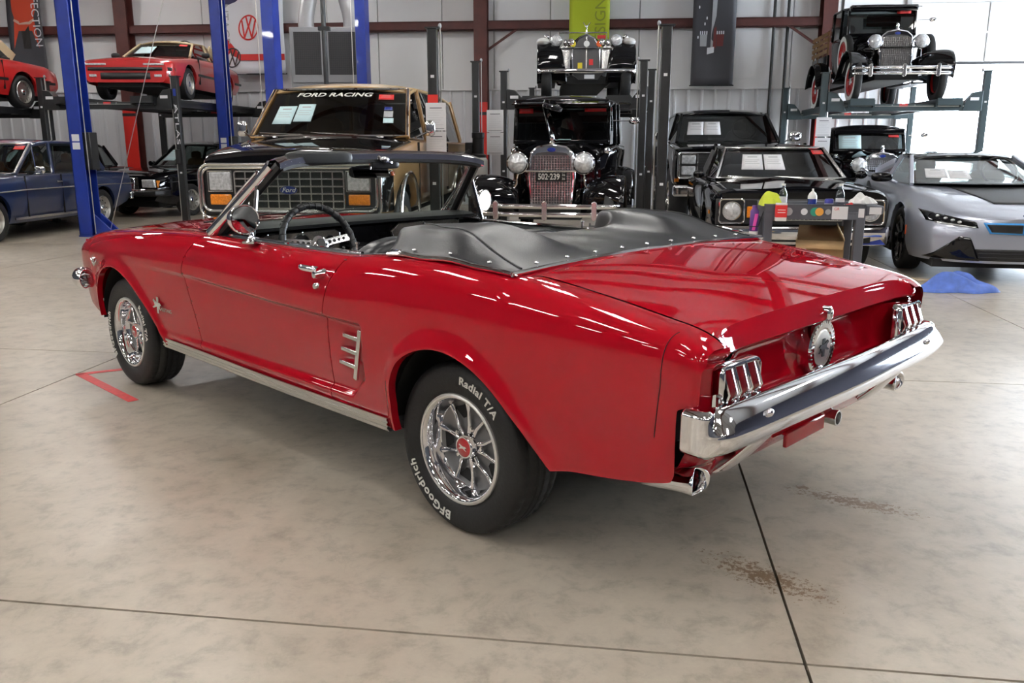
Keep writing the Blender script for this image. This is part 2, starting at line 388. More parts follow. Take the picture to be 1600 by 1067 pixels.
for nm, c in (('b_grey', (.055, .055, .065)), ('b_orange', (.60, .07, .03)), ('b_dark', (.025, .022, .022)), ('b_red', (.55, .02, .018)), ('b_lime', (.50, .60, .02)), ('b_olive', (.30, .36, .03)), ('b_white', (.74, .76, .80)), ('b_navy', (.03, .025, .09)), ('b_lgrey', (.40, .41, .43)), ('b_tan', (.62, .42, .34)), ('b_crest', (.16, .03, .03))): mat(nm, c, .65)
V = lambda x, y, z: (z * -1, y, x)
# PERFECTION
T, st, w, h = banner('hanging_banner', 'dark banner with an orange car seen from above and white lettering down its edge', -13.66, -12.80, 3.06, 6.3, 'b_grey')
st('print', sub([(-.33, .55), (-.26, 1.25), (-.30, 1.4), (-.26, 2.7), (.22, 2.7), (.30, 1.4), (.24, 1.25), (.29, .55), (.16, .95), (-.18, .95)]), 'b_orange')
st('print', sub([(-.10, .55), (-.12, 1.1), (-.07, 2.1), (.06, 2.1), (.10, 1.1), (.08, .55)]), 'b_dark', .012)
st('print', sub([(-.24, 1.55), (-.24, 1.75), (-.12, 1.75), (-.12, 1.55)]), 'b_dark', .012); st('print', sub([(.10, 1.55), (.10, 1.75), (.22, 1.75), (.22, 1.55)]), 'b_dark', .012)
st('print', sub([(-.28, 1.17), (-.15, 1.09), (.13, 1.09), (.25, 1.17), (.24, 1.22), (.1, 1.15), (-.12, 1.15), (-.26, 1.22)]), 'b_tan', .014)
st('lettering', text('PERFECTION', .27, .002, lambda x, y, z: (.29 + z, y, 1.36 - x)), 'b_white', .016)
# VINTAGE
T, st, w, h = banner('hanging_banner', 'white banner with a red round car emblem and grey lettering behind the blue lift posts', -8.62, -7.0, 3.0, 6.3, 'b_white')
st('print', sub([(-.75, 1.0), (-.6, .86), (-.35, .55), (-.2, .32), (-.8, .20)]), 'b_red'); st('print', sub([(-.3, .30), (-.3, .44), (.8, .44), (.8, .30)]), 'b_red')
st('print', sub([(-.65, 1.45), (-.3, 1.58), (-.05, 1.75), (.05, 2.2), (-.5, 2.2)]), 'b_navy')
st('print', sub([(-.1 + .06 * math.cos(k * pi / 8), .40 + .06 * math.sin(k * pi / 8)) for k in range(16)]), 'b_white', .012)
def ring(cx, cz, r, t, n=36):
    g = G()
    for k in range(n):
        a, b = 2 * pi * k / n, 2 * pi * (k + 1) / n
        g.prism([(cx + r * math.cos(a), cz + r * math.sin(a)), (cx + r * math.cos(b), cz + r * math.sin(b)), (cx + (r - t) * math.cos(b), cz + (r - t) * math.sin(b)), (cx + (r - t) * math.cos(a), cz + (r - t) * math.sin(a))], 0, .0015)
    return g
def vw(cx, cz, r, sx=1):
    g = ring(0, 0, r, r * .13)
    for (a, b) in (((-.28, .85), (0, .05)), ((.28, .85), (0, .05)), ((-.68, .55), (-.36, -.78)), ((-.36, -.78), (0, .12)), ((0, .12), (.36, -.78)), ((.36, -.78), (.68, .55))):
        g.bar((a[0] * r, .0008, a[1] * r), (b[0] * r, .0008, b[1] * r), r * .15, .0016, (0, 1, 0))
    return g.map(lambda x, y, z: (cx + (x + .12 * z) * sx, y, cz + z))
st('round_emblem', vw(-.02, 1.02, .28, .85), 'b_red', .014); st('round_emblem', vw(-.44, .36, .22, .9), 'b_dark', .016)
st('lettering', text('VINTAGE', .27, .002, lambda x, y, z: (-.57 + z, y, 1.22 - x)), 'b_lgrey', .018)
# DESIGN
T, st, w, h = banner('hanging_banner', 'lime green banner with grey lettering above the roadster on the lift', -.47, .42, 3.05, 6.3, 'b_lime')
st('lettering', text('DESIGN', .34, .002, lambda x, y, z: (.25 - z, y, .92 + x)), 'b_olive', .014)
# black banner
T, st, w, h = banner('hanging_banner', 'black banner with a white stripe and small printed crests over the dark truck', 2.24, 3.17, 2.68, 6.3, 'b_grey')
st('print', sub([(-.06, .75), (-.04, 2.6), (.07, 2.6), (.02, .75)]), 'b_lgrey'); st('print', sub([(-.01, .78), (.0, 1.2), (.05, 1.25), (.06, .8)]), 'b_crest', .012)
st('print', sub([(-.13, .66), (-.13, .80), (.02, .82), (.02, .70)]), 'b_white', .014)
for cx, mm in ((-.22, 'b_lgrey'), (.14, 'b_crest')):
    st('crest', sub([(cx - .07, .83), (cx - .08, 1.08), (cx + .08, 1.08), (cx + .07, .83)]), mm, .012)
    for k in range(4): st('crest_tip', sub([(cx - .08 + k * .045, 1.08), (cx - .08 + k * .045, 1.15), (cx - .055 + k * .045, 1.15), (cx - .055 + k * .045, 1.08)]), 'b_white', .012)
for x, z in ((-.30, 1.9), (-.33, 1.65), (-.16, 1.42), (-.2, 1.3), (-.34, 1.02)): st('paint_drop', sub([(x + .015 * math.cos(k), z + .035 * math.sin(k)) for k in [i * pi / 4 for i in range(8)]]), 'b_white', .012)
# ================================================================ the red convertible
def build_convertible():
    T = thing('convertible_car', 'bright red classic convertible with black interior and folded top, filling the foreground', 'car', (.370, 3.335, 0), R(135.87))
    red, chrome = MT['red_paint'], MT['chrome']
    W = cub((-.945, .778), (-.938, .795), (-.925, .805), (-.86, .818), (-.7, .840), (-.4, .86), (0, .869), (.5, .866), (1.2, .862), (2, .86), (2.7, .852), (3.1, .832), (3.3, .806), (3.42, .775), (3.48, .745))
    ZC = cub((-.94, .70), (-.5, .70), (.4, .70), (.7, .703), (1.18, .713), (1.86, .738), (2.5, .742), (3.1, .715), (3.48, .695))
    ZT = cub((-.945, .800), (-.90, .826), (-.85, .842), (-.76, .858), (-.55, .893), (-.25, .930), (.0, .944), (.25, .948), (.40, .942), (.52, .928), (.62, .919), (1.0, .916), (1.5, .916), (1.9, .918), (2.4, .900), (3.0, .858), (3.25, .832), (3.40, .800), (3.48, .772))
    VT = cub((-.95, .69), (-.3, .70), (-.24, .735), (.5, .745), (1.5, .745), (1.75, .74), (2.0, .69), (2.2, .668), (3.2, .645), (3.48, .60))
    ZB = cub((-.95, .475), (-.9, .455), (-.845, .424), (-.67, .393), (-.478, .372), (-.3, .33), (.3, .315), (2.2, .325), (2.6, .34), (3.1, .36), (3.3, .40), (3.48, .46))
    NE = cub((-.95, 4.6), (-.6, 3.8), (-.3, 3.1), (.6, 2.5), (2, 2.5), (3.4, 2.2))
    W = soft(W, -.95, 3.5, .09, -.72, 3.15); ZT = soft(ZT, -.95, 3.5, .07, -.70, 3.1); VT = soft(VT, -.95, 3.5, .05, -.15, 3.1, .1); ZC = soft(ZC, -.95, 3.5, .12, -.7, 3.2); ZB = soft(ZB, -.95, 3.5, .05, -.6, 3.1)
    fa = cub((-pi, .36), (-2.6, .40), (-2.2, .412), (-1.2, .50), (-.55, .50), (0, .335), (.5, .335), (1.0, .352), (1.571, .372), (2.2, .395), (2.7, .42), (2.95, .455), (pi, .46))
    # arch radius as a function of angle about the hub (0 = forwards, 90 = up)
    rear_r = lambda a: math.hypot(*arch_pt(a, RA)); front_r = lambda a: math.hypot(*arch_pt(a, FA))
    RA = [(-.9, .36), (-.4, .36), (0, .288), (.33, .300), (.63, .338), (.95, .360), (1.28, .362), (1.571, .364), (1.9, .364), (2.2, .366), (2.5, .376), (2.75, .405), (2.95, .448), (3.10, .50), (pi, .515)]
    FA = [(-.9, .45), (-.4, .40), (0, .34), (.33, .345), (.8, .362), (1.2, .372), (1.571, .378), (2.0, .385), (2.4, .41), (2.75, .465), (2.95, .51), (3.10, .56), (pi, .57)]
    def mk(tab):
        c = cub(*tab); return lambda a: c(a if a > -1 else a + 2 * pi if a + 2 * pi < pi else pi)
    rr, fr = mk(RA), mk(FA)
    HZ = .306; AR = [(0, HZ, rr), (2.743, HZ, fr)]
    def flare(u, z):
        b = 0
        for (u0, z0, f) in AR:
            du, dz = u - u0, z - z0
            if abs(du) > .8: continue
            d = math.hypot(du, dz) - f(math.atan2(dz, du))
            if d < .16: b += .020 * math.exp(-max(d, 0) ** 2 / (2 * .028 ** 2)) * sst(-.12, .12, dz + .05)
        return b
    def cove(u, z, zc):
        dep = .026 * sst(2.7, .9, u) * sst(.445, .475, u - (z - .66) * .30 * -1 * 0)
        zl = lerp(.40, .475, sst(.56, .46, u))
        return dep * sst(zl - .018, zl + .015, z) * sst(zc - .004, zc - .03, z)
    TC = .62
    def side(u, t, bump=True):
        w, zc = W(u), ZC(u)
        if t <= TC:
            zb = ZB(u); s_ = t / TC; z = zb + (zc - zb) * s_
            v = w - .045 * ((zc - z) / (zc - .3)) ** 2 - cove(u, z, zc)
        else:
            th = (t - TC) / (1 - TC) * pi / 2; n = 2 / NE(u); vt = VT(u)
            v = vt + (w - vt) * max(math.cos(th), 0) ** n; z = zc + (ZT(u) - zc) * math.sin(th) ** n
        return (u, v + (flare(u, z) if bump else 0), z)
    nose = cub((.3, 3.27), (.40, 3.31), (.5, 3.345), (.60, 3.395), (.70, 3.445), (.76, 3.45), (.80, 3.435), (.84, 3.39), (.9, 3.3))
    tail = cub((.3, -.83), (.42, -.845), (.46, -.87), (.55, -.875), (.64, -.88), (.66, -.935), (.76, -.937), (.79, -.942), (.9, -.935))
    gapF = cub((.3, 1.80), (.374, 1.805), (.514, 1.82), (.65, 1.86), (.739, 1.885), (.82, 1.85), (.90, 1.78), (.93, 1.74))
    gapR = cub((.3, .70), (.414, .703), (.6, .70), (.697, .692), (.8, .665), (.88, .62), (.93, .60))
    def zat(u, t): return side(u, t, False)[2]
    def panel(name, f0, f1, nu, nv, t0=0, t1=1, arch=(), lip=.03):
        g = G()
        def fn(a, b):
            t = lerp(t0, t1, b); u0 = f0(zat(f0(.6), t)); u1 = f1(zat(f1(.6), t)); u = lerp(u0, u1, a)
            if f1 is nose or f0 is tail: pass
            return side(u, t)
        g.grid(fn, nu, nv)
        if arch: arch_trim(g, [(a[0], a[1], a[2], .3) for a in arch], lip)
        # turned-in edge along both ends so that panel gaps read dark
        return g
    def edge_turn(g, f, t0=0, t1=1, n=60, d=.02):
        g.grid(lambda a, b: (lambda p: (p[0], p[1] - d * b, p[2]))(side(f(zat(f(.6), lerp(t0, t1, a))), lerp(t0, t1, a))), n, 1); return g
    gp = .0022
    q = panel('q', tail, lambda z: gapR(z) - gp, 170, 110, arch=[AR[0]]); edge_turn(q, lambda z: gapR(z) - gp)
    d = panel('d', lambda z: gapR(z) + gp, lambda z: gapF(z) - gp, 70, 110, .035); edge_turn(d, lambda z: gapR(z) + gp, .035); edge_turn(d, lambda z: gapF(z) - gp, .035)
    f = panel('f', lambda z: gapF(z) + gp, nose, 190, 110, arch=[AR[1]]); edge_turn(f, lambda z: gapF(z) + gp)
    body = thing_part = None
    def both(g, name, m=red, **k):
        a = g.obj(name, m, T, **k)
        h = G(); h.add([(p[0], -p[1], p[2]) for p in g.v], g.f); b = h.obj(name, m, T, **k); return a, b
    quart = both(q, 'quarter_panel'); doors = both(d, 'door'); fend = both(f, 'front_fender')
    # dark inner shell: closes gaps and wheel houses
    g = G()
    g.grid(lambda a, b: (lambda p: (p[0], p[1] - .03, p[2] - .012))(side(lerp(.35, 2.2, a), lerp(.02, .97, b), False)), 40, 30).mirror()
    for (u0, z0, _) in AR:   # inner wheel houses
        for s in (-1, 1):
            g.grid(lambda a, b: (u0 + (.39 if a > .5 else .355) * math.cos(pi * lerp(.03, .95, a)), s * lerp(.50, .80, b), z0 + .385 * math.sin(pi * lerp(.03, .95, a))), 24, 2)
            g.grid(lambda a, b: (u0 + .38 * b * math.cos(pi * a), s * .50, z0 + .385 * b * math.sin(pi * a)), 24, 3)
    g.box(-.70, 3.1, -.50, .50, .30, .34)
    g.box(-.55, .5, -.48, .48, .26, .80); g.box(1.75, 3.1, -.48, .48, .26, .72)
    g.obj('inner_shell', MT['black_gap'], T)
    for s in (-1, 1):   # seam of the quarter extension
        G().tube([(lambda p: (p[0], s * (p[1] + .0004), p[2]))(side(lerp(-.815, -.845, k / 30), lerp(.30, .93, k / 30))) for k in range(31)], .0013, 5).obj('extension_seam', MT['black_gap'], quart[0 if s > 0 else 1])
    # rear fascia : deck lid face, tail panel, valance
    prof = [(-.940, .800), (-.944, .785), (-.934, .768), (-.915, .757), (-.902, .750), (-.893, .720), (-.890, .68), (-.892, .64), (-.90, .61), (-.915, .585), (-.925, .54), (-.905, .49), (-.88, .44), (-.852, .39), (-.828, .366), (-.79, .360)]
    P = cr([(p[0], 0, p[1]) for p in prof], 5)
    def rear(v, i):
        p = P[i]; e = sst(.50, .60, abs(v)); u = p.x
        if .585 < p.z < .765: u = lerp(u, -.937, e * sst(.77, .75, p.z))
        u += .032 * (1 - sst(.56, .68, abs(v))) * sst(.56, .60, p.z)
        e2 = sst(.66, .775, abs(v)); u = u + .035 * e2 ** 2
        return u
    def vmax(z): return cub((.35, .74), (.40, .75), (.45, .765), (.6, .77), (.76, .772), (.79, .768), (.805, .762))(z)
    n = len(P) - 1
    g = G(); g.grid(lambda a, b: (lambda i, v: (rear(v, i), v, P[i].z + .06 * sst(.55, .74, abs(v)) * sst(.47, .38, P[i].z)))(round(b * n), lerp(-1, 1, a) * vmax(P[round(b * n)].z)), 90, n)
    i0 = min(i for i in range(n + 1) if P[i].z < .752)
    g.f = [fc for fc in g.f if not (all(abs(g.v[i][1]) < .675 and g.v[i][2] > .7535 for i in fc))]
    g.obj('tail_panel', red, T)
    # deck lid with its rear face
    ZD = cub((-.95, .822), (-.915, .828), (-.85, .841), (-.76, .858), (-.55, .893), (-.25, .930), (.0, .944)); ZD = soft(ZD, -.95, .0, .06, -.8, -.1)
    def deckz(u, v): return lerp(ZD(u), ZT(u), (abs(v) / .69) ** 8) + .020 * (1 - (v / .7) ** 2) * sst(-1.15, -.6, u)
    gl = .690
    def dl(a, b):
        v = lerp(-1, 1, b)
        if a <= .8:
            u = lerp(-.268, -.915 + .032 * (1 - v ** 12), a / .8); vv = v * (VT(u) - .006) ; return (u, vv, deckz(u, vv) + .001)
        k = (a - .8) / .2; vv = v * .684; top = Vector((-.915, 0, deckz(-.915, vv) + .001))
        Q = [Vector(q_) for q_ in (top, top + Vector((-.004, 0, -.002)), top + Vector((-.008, 0, -.007)), top.lerp(Vector((-.944, 0, .780)), .5) + Vector((-.003, 0, 0)), (-.944, 0, .780), (-.9445, 0, .776), (-.942, 0, .772), (-.930, 0, .765), (-.916, 0, .7565))]; p = Q[round(k * 8)]
        return (p.x + .032 * (1 - v ** 12), vv, p.z)
    g = G(); g.grid(dl, 40, 48); g.obj('deck_lid', red, T)
    g = G(); g.grid(lambda a, b: (lerp(-.27, -.93, a), (VT(lerp(-.27, -.93, a)) + lerp(-.02, .01, b)), ZT(lerp(-.27, -.93, a)) - .014), 30, 1).mirror()
    g.obj('deck_gutter', MT['black_gap'], T)
    # shelf of body colour between cockpit boot and lid
    g = G(); g.grid(lambda a, b: (lambda v: (lerp(-.264, -.215, b), v, deckz(-.25, v) + lerp(-.002, .006, b)))(lerp(-.735, .735, a)), 40, 2); g.obj('rear_cowl', red, T)
    # hood, cowl, nose
    def hz(u, v): return ZT(u) + .006 + .034 * (1 - (v / .66) ** 2) * sst(3.55, 2.9, u) + .012 * math.exp(-(v / .10) ** 2) * sst(1.9, 2.6, u)
    g = G(); g.grid(lambda a, b: (lambda u: (lambda v: (u + .06 * (1 - (v / .66) ** 2) * sst(2.9, 3.45, u), v, hz(u, v) - .003))(lerp(-1, 1, b) * (VT(u) - .006)))(lerp(2.03, 3.46, a)), 50, 40)
    g.obj('hood', red, T)
    g = G(); g.grid(lambda a, b: (lambda u: (u - .16 * (lerp(-1, 1, b)) ** 2, lerp(-1, 1, b) * (VT(u) + .002), ZT(u) + .022 * (1 - (lerp(-1, 1, b)) ** 2)))(lerp(1.80, 2.026, a)), 8, 30)
    g.obj('cowl', red, T)
    g = G()
    g.grid(lambda a, b: (lambda z: (nose(z) - .012 + .05 * (1 - lerp(-1, 1, a) ** 2), lerp(-1, 1, a) * .735, z))(lerp(.42, .775, b)), 40, 14); g.obj('nose_panel', red, T)
    g = G(); g.box(3.46, 3.49, -.40, .40, .55, .74); gr = g.obj('grille', MT['black_plastic'], T, bev=.01)
    for k in range(7):
        G().box(3.488, 3.494, -.39, .39, .565 + k * .027, .569 + k * .027).obj('grille_bar', MT['chrome_soft'], gr)
    for s in (-1, 1):
        h = G().lathe([(.001, .03), (.05, .028), (.09, .012), (.095, 0), (.11, 0), (.115, -.03)], 28, (3.44, s * .60, .66), 'x').obj('headlamp', MT['lamp_glass'], T)
        G().tube([(3.452, s * .60 + .1 * math.cos(a * pi / 12), .66 + .1 * math.sin(a * pi / 12)) for a in range(24)], .012, 6, True).obj('headlamp_ring', chrome, h)
    # bumpers
    def bumper(name, path, sec, m=chrome):
        pth = cr([(p[0], p[1], 0) for p in path], 8); g = G(); N = len(pth)
        def fn(a, b):
            i = round(a * (N - 1)); p = pth[i]; t = (pth[min(i + 1, N - 1)] - pth[max(i - 1, 0)]).normalized(); nr = Vector((t.y, -t.x, 0))
            s_ = sec[round(b * (len(sec) - 1))]; e = sst(.80, .84, abs(p.y)) * (name == 'rear_bumper'); q_ = b * 2 - 1; o_ = lerp(s_[0], -.004 - .05 * max(0, abs(q_) - .72) ** 1.5 * 3, e)
            return (p.x + nr.x * o_, p.y + nr.y * o_, lerp(s_[1], .594 - q_ * .066, e))
        g.grid(fn, N - 1, len(sec) - 1); return g.obj(name, m, T, smooth=34, thick=.006)
    sec = [(p.x, p.z) for k in ([(-.078, 0, .640), (-.072, 0, .655), (-.056, 0, .660), (-.034, 0, .650), (-.012, 0, .628), (.006, 0, .602)], [(.006, 0, .602), (.008, 0, .592), (.003, 0, .576), (-.012, 0, .553), (-.030, 0, .536), (-.055, 0, .528)]) for p in cr(k, 4)]
    rb = bumper('rear_bumper', [(-.905, .838), (-.955, .840), (-.995, .828), (-1.022, .79), (-1.032, .72), (-1.04, .5), (-1.05, 0), (-1.04, -.5), (-1.032, -.72), (-1.022, -.79), (-.995, -.828), (-.955, -.840), (-.905, -.838)], sec)
    sf = [(-.06, .595), (-.03, .607), (-.006, .59), (.008, .55), (-.006, .51), (-.03, .495), (-.06, .505)]
    sf = [(p.x, p.z) for p in cr([(a, 0, b) for a, b in sf], 4)]
    bumper('front_bumper', [(3.28, -.845), (3.34, -.86), (3.44, -.82), (3.53, -.66), (3.58, -.3), (3.59, 0), (3.58, .3), (3.53, .66), (3.44, .82), (3.34, .86), (3.28, .845)], sf)
    for s in (-1, 1):   # bumper bolts
        G().ball((-1.034, s * .60, .622), (.010, .016, .012), 12, 8).obj('bumper_bolt', chrome, rb)
    # under-bumper guards
    for s in (-1, 1):
        pth = cr([(-1.0, .50, .565), (-.98, .50, .53), (-.935, .50, .475), (-.90, .505, .435), (-.865, .51, .40)], 5); g = G(); N = len(pth)
        def fn(a, b):
            i = round(a * (N - 1)); p = pth[i]; w = lerp(.030, .078, a); c_ = lerp(-1, 1, b)
            return (p.x - .012 * (1 - c_ * c_) * 1.0, s * (p.y + c_ * w), p.z - .008 * (1 - c_ * c_))
        g.grid(fn, N - 1, 8); g.obj('bumper_guard', chrome, T, thick=.006)
    # exhaust: two notched trumpets, one plain pipe
    for s in (-1, 1):
        g = G(); n_ = 26
        def fn(a, b):
            an = 2 * pi * a; r = cub((0, .034), (.5, .035), (.8, .037), (1, .043))(b)
            L = .17 + .022 * abs(math.cos(an)) - .012
            return (-.73 - L * b, s * .725 + r * math.cos(an) * 1.1, .398 + .022 * b + r * math.sin(an) * .95)
        g.grid(fn, n_, 14, cu=True); g.obj('exhaust_tip', chrome, T, thick=.003)
    G().lathe([(.022, 0), (.027, -.08), (.029, -.10), (.023, -.10), (.018, -.02)], 20, (-.79, -.21, .385), 'x').obj('exhaust_pipe', MT['chrome_soft'], T)
    G().box(-.880, -.866, -.12, .16, .366, .408).box(-.880, -.835, -.12, .16, .408, .417).obj('plate_bracket', red, T, bev=.004)
    # tail lamps : chrome bezel, three red lenses, dividers. outline is a bent rectangle leaning inboard
    for s in (-1, 1):
        lm = G()
        zs = (.607, .680, .752); cx = lambda z: s * .622 + 0 * z; hw = .098
        def ring(o, u):   # rounded outline
            pts = []
            for (a, b) in ((-1, -1), (1, -1), (1, 1), (-1, 1)):
                for k in range(5):
                    an = math.atan2(b, a) - pi / 4 + k * pi / 8; r = .018
                    y = a * (hw - r) + (r + o) * math.cos(an); z = b * (.0725 - r) + (r + o) * math.sin(an)
                    uu = u - .020 * (1 - abs(z) / .0725)
                    pts.append((uu, s * .622 + y, .680 + z))
            return pts
        bz = G(); rings = [ring(.004, -.925), ring(.004, -.950), ring(.001, -.956), ring(-.004, -.956), ring(-.006, -.945)]
        m_ = len(rings[0]); bz.v = [p for r_ in rings for p in r_]
        bz.f = [(i * m_ + k, i * m_ + (k + 1) % m_, (i + 1) * m_ + (k + 1) % m_, (i + 1) * m_ + k) for i in range(len(rings) - 1) for k in range(m_)]
        tl = bz.obj('tail_lamp', chrome, T)
        G().grid(lambda a, b: (-.938 - .018 * (1 - abs(2 * b - 1)), s * .622 + lerp(-.092, .092, a), .680 + lerp(-.066, .066, b)), 2, 6).obj('lamp_backing', MT['black_plastic'], tl)
        for k in (-1, 0, 1):
            yc = s * .622 + k * .061
            g = G(); g.grid(lambda a, b: (-.950 - .021 * (1 - abs(2 * b - 1)) - .006 * math.sin(pi * a), yc + lerp(-.025, .025, a), .680 + lerp(-.063, .063, b)), 8, 12)
            g.obj('lens', MT['red_lens'], tl)
            fr = G(); dd = .0262
            fr.tube([(-.949, yc - dd, .618), (-.972, yc - dd, .680), (-.949, yc - dd, .742), (-.949, yc + dd, .742), (-.972, yc + dd, .680), (-.949, yc + dd, .618)], .0032, 6, True)
            fr.obj('lens_frame', chrome, tl)
    # fuel cap, lock
    fc = G().lathe([(.094, -.86), (.094, -.898), (.089, -.904), (.066, -.905), (.062, -.900), (.001, -.903)], 44, (0, 0, .68), 'x').obj('fuel_cap', chrome, T)
    for k in range(36):
        a = 2 * pi * k / 36; G().bar((-.9035, .080 * math.cos(a), .68 + .080 * math.sin(a)), (-.9045, .087 * math.cos(a), .68 + .087 * math.sin(a)), .005, .003, (1, 0, 0)).obj('cap_rib', MT['chrome_soft'], fc)
    horse = [(-.046, .004), (-.03, .016), (-.012, .014), (.008, .017), (.022, .024), (.034, .03), (.045, .022), (.038, .016), (.03, .012), (.026, 0), (.04, -.008), (.052, -.012), (.04, -.016), (.022, -.01), (.004, -.006), (-.012, -.008), (-.026, -.018), (-.044, -.022), (-.028, -.010), (-.03, 0)]
    def horse_g(sc): return G().prism([(x * sc, z * sc) for x, z in horse], -.002, .002)
    G().lathe([(.060, -.901), (.056, -.9045), (.001, -.9055)], 32, (0, 0, .68), 'x').obj('cap_disc', MT['brushed'], fc)
    g = horse_g(.75).map(lambda x, y, z: (-.907 + y, -x, .68 + z)); g.prism([(-.009, .650), (.009, .650), (.009, .71), (-.009, .71)], -.9075, -.905, 'yz').obj('cap_emblem', MT['steel_dark'], fc)
    lk = G().lathe([(.019, -.88), (.019, -.918), (.014, -.924), (.001, -.925)], 22, (0, 0, .794), 'x', 1.35).obj('deck_lock', chrome, T)
    G().ball((-.925, 0, .794), (.004, .008, .012), 10, 6).obj('lock_cover', MT['chrome_soft'], lk)
    # rocker trim
    for s in (-1, 1):
        g = G(); pr = [(.845, .352), (.852, .352), (.852, .342), (.848, .340), (.848, .334), (.852, .333), (.852, .326), (.848, .325), (.848, .319), (.851, .318), (.851, .311), (.846, .310), (.845, .304), (.838, .298), (.80, .296)]
        g.grid(lambda a, b: (lambda u, p: (u, s * (p[0] - .012 + .006 * sst(2.2, 1.2, u)), p[1] + .012 * sst(.8, 2.2, u)))(lerp(.335, 2.215, a), pr[round(b * (len(pr) - 1))]), 24, len(pr) - 1)
        g.obj('rocker_molding', MT['brushed'], T, smooth=20)
        # scoop trim
        sc_ = G(); 
        for (a_, b_) in (((.452, .668), (.505, .470)),): sc_.bar((a_[0], s * .862, a_[1]), (b_[0], s * .853, b_[1]), .02, .014, (0, 1, 0))
        so = sc_.obj('scoop_molding', MT['chrome_soft'], T, bev=.003)
        for k in range(3):
            z = .625 - k * .054; u1 = .462 + k * .0145
            G().bar((u1, s * .858, z + .004), (u1 + .115, s * .846, z + .006), .018, .016).obj('scoop_blade', MT['chrome_soft'], so, bev=.003)
        # door handle
        dh = G().tube(cr([(.835, s * .862, .868), (.80, s * .872, .866), (.74, s * .874, .866), (.70, s * .868, .866)], 4), [.006, .008, .011, .012, .013, .013, .013, .013, .013, .014, .014, .013, .010], 10).obj('door_handle', chrome, doors[0 if s > 0 else 1])
        G().lathe([(.02, .82), (.019, .85), (.015, .868), (.013, .885), (.001, .887)], 16, (.705, 0, .848), 'y').map(lambda x, y, z: (x, s * y, z)).obj('handle_button', chrome, dh)
        G().lathe([(.013, .84), (.013, .866), (.010, .871), (.001, .872)], 16, (.728, 0, .800), 'y').map(lambda x, y, z: (x, s * y, z)).obj('door_lock', chrome, doors[0 if s > 0 else 1])
        # fender badges
        bd = horse_g(1.05).map(lambda x, y, z: (2.205 + x, s * (.855 + y), .535 + z)); bd.prism([(2.193, .578), (2.213, .578), (2.213, .494), (2.193, .494)], s * .850, s * .855)
        bd.obj('running_horse_badge', chrome, fend[0 if s > 0 else 1], smooth=0)
        text('MUSTANG', .026, .003, lambda x, y, z: (2.105 - s * x, s * .855 - y, .520 + z)).obj('script_badge', MT['chrome_soft'], fend[0 if s > 0 else 1], smooth=0)
        vb = G().prism([(3.00, .700), (3.045, .672), (3.09, .700), (3.09, .688), (3.045, .655), (3.00, .688)], s * .826, s * .845)
        vb.prism([(3.03, .70), (3.06, .70), (3.06, .688), (3.045, .68), (3.03, .688)], s * .826, s * .846); vb.obj('engine_badge', chrome, fend[0 if s > 0 else 1], smooth=0)
    # ------------------------------------------------ cockpit
    vin = MT['seat_vinyl']; blk = MT['black_paint']
    for s in (-1, 1):   # inner door panels and cockpit sill
        g = G(); g.grid(lambda a, b: (lambda u: (lambda p: (u, s * p[0], p[1]))([(VT(u) + .002, ZT(u) + .001), (VT(u) - .02, ZT(u) + .002), (VT(u) - .035, ZT(u) - .03), (VT(u) - .04, .74), (VT(u) - .04, .40)][round(b * 4)]))(lerp(.0, 1.86, a)), 30, 4)
        g.obj('door_panel', vin, T, smooth=30)
        G().tube([(.62, s * .717, .921), (1.2, s * .717, .919), (1.74, s * .715, .920)], .009, 8).obj('window_seal', chrome, T)
        for uu in (.69,): G().lathe([(.005, .91), (.005, .95), (.009, .952), (.009, .958), (.001, .960)], 10, (uu, s * .69, 0)).obj('lock_knob', chrome, T)
        G().box(.8, 1.4, *sorted((s * .66, s * .705)), .68, .72).obj('armrest', vin, T, bev=.015)
    G().box(.0, 2.0, -.70, .70, .26, .29).obj('floor_carpet', MT['carpet'], T)
    # dash
    def dz(v): return .962 + .004 * (1 - (v / .7) ** 2)
    g = G(); g.grid(lambda a, b: (lambda v: (lambda p: (p[0] - .05 * (v / .7) ** 2, v, p[1]))([(1.93, .945), (1.80, .962), (1.64, .966), (1.575, .962), (1.548, .953), (1.552, .938), (1.60, .930)][round(b * 6)]))(lerp(-.705, .705, a)), 30, 6)
    g.obj('dash_pad', MT['dash_vinyl'], T, smooth=60)
    g = G(); g.grid(lambda a, b: (lambda v: (lambda p: (p[0], v, p[1]))([(1.60, .935), (1.585, .92), (1.585, .76), (1.62, .68), (1.72, .60)][round(b * 4)]))(lerp(-.70, .70, a)), 10, 4)
    g.obj('dashboard', blk, T)
    ip = G().prism([(.17, .805), (.17, .900), (.20, .918), (.58, .918), (.62, .900), (.62, .805)], 1.568, 1.584, 'yz').obj('instrument_panel', MT['camera_grain'], T, bev=.006)
    G().tube([(1.567, y, z) for y, z in ((.17, .805), (.17, .900), (.20, .918), (.58, .918), (.62, .900), (.62, .805))], .0035, 6, True).obj('panel_trim', chrome, ip)
    for y, r in ((.235, .034), (.305, .034), (.40, .050), (.49, .034), (.565, .034)):
        gg = G().lathe([(r, 1.568), (r, 1.556), (r * .88, 1.556), (r * .85, 1.564), (.001, 1.564)], 24, (0, y, .862), 'x').obj('gauge', chrome, ip)
        G().lathe([(r * .84, 1.5632), (.001, 1.563)], 24, (0, y, .862), 'x').obj('gauge_face', MT['gauge'], gg)
        G().bar((1.5622, y, .862), (1.5622, y + r * .5, .862 + r * .4), .004, .001, (1, 0, 0)).obj('gauge_needle', MT['white_letter'], gg)
    gb = G().prism([(-.64, .82), (-.64, .918), (-.60, .928), (-.22, .928), (-.16, .885), (-.19, .81)], 1.566, 1.584, 'yz').obj('glove_box_door', MT['camera_grain'], T, bev=.006)
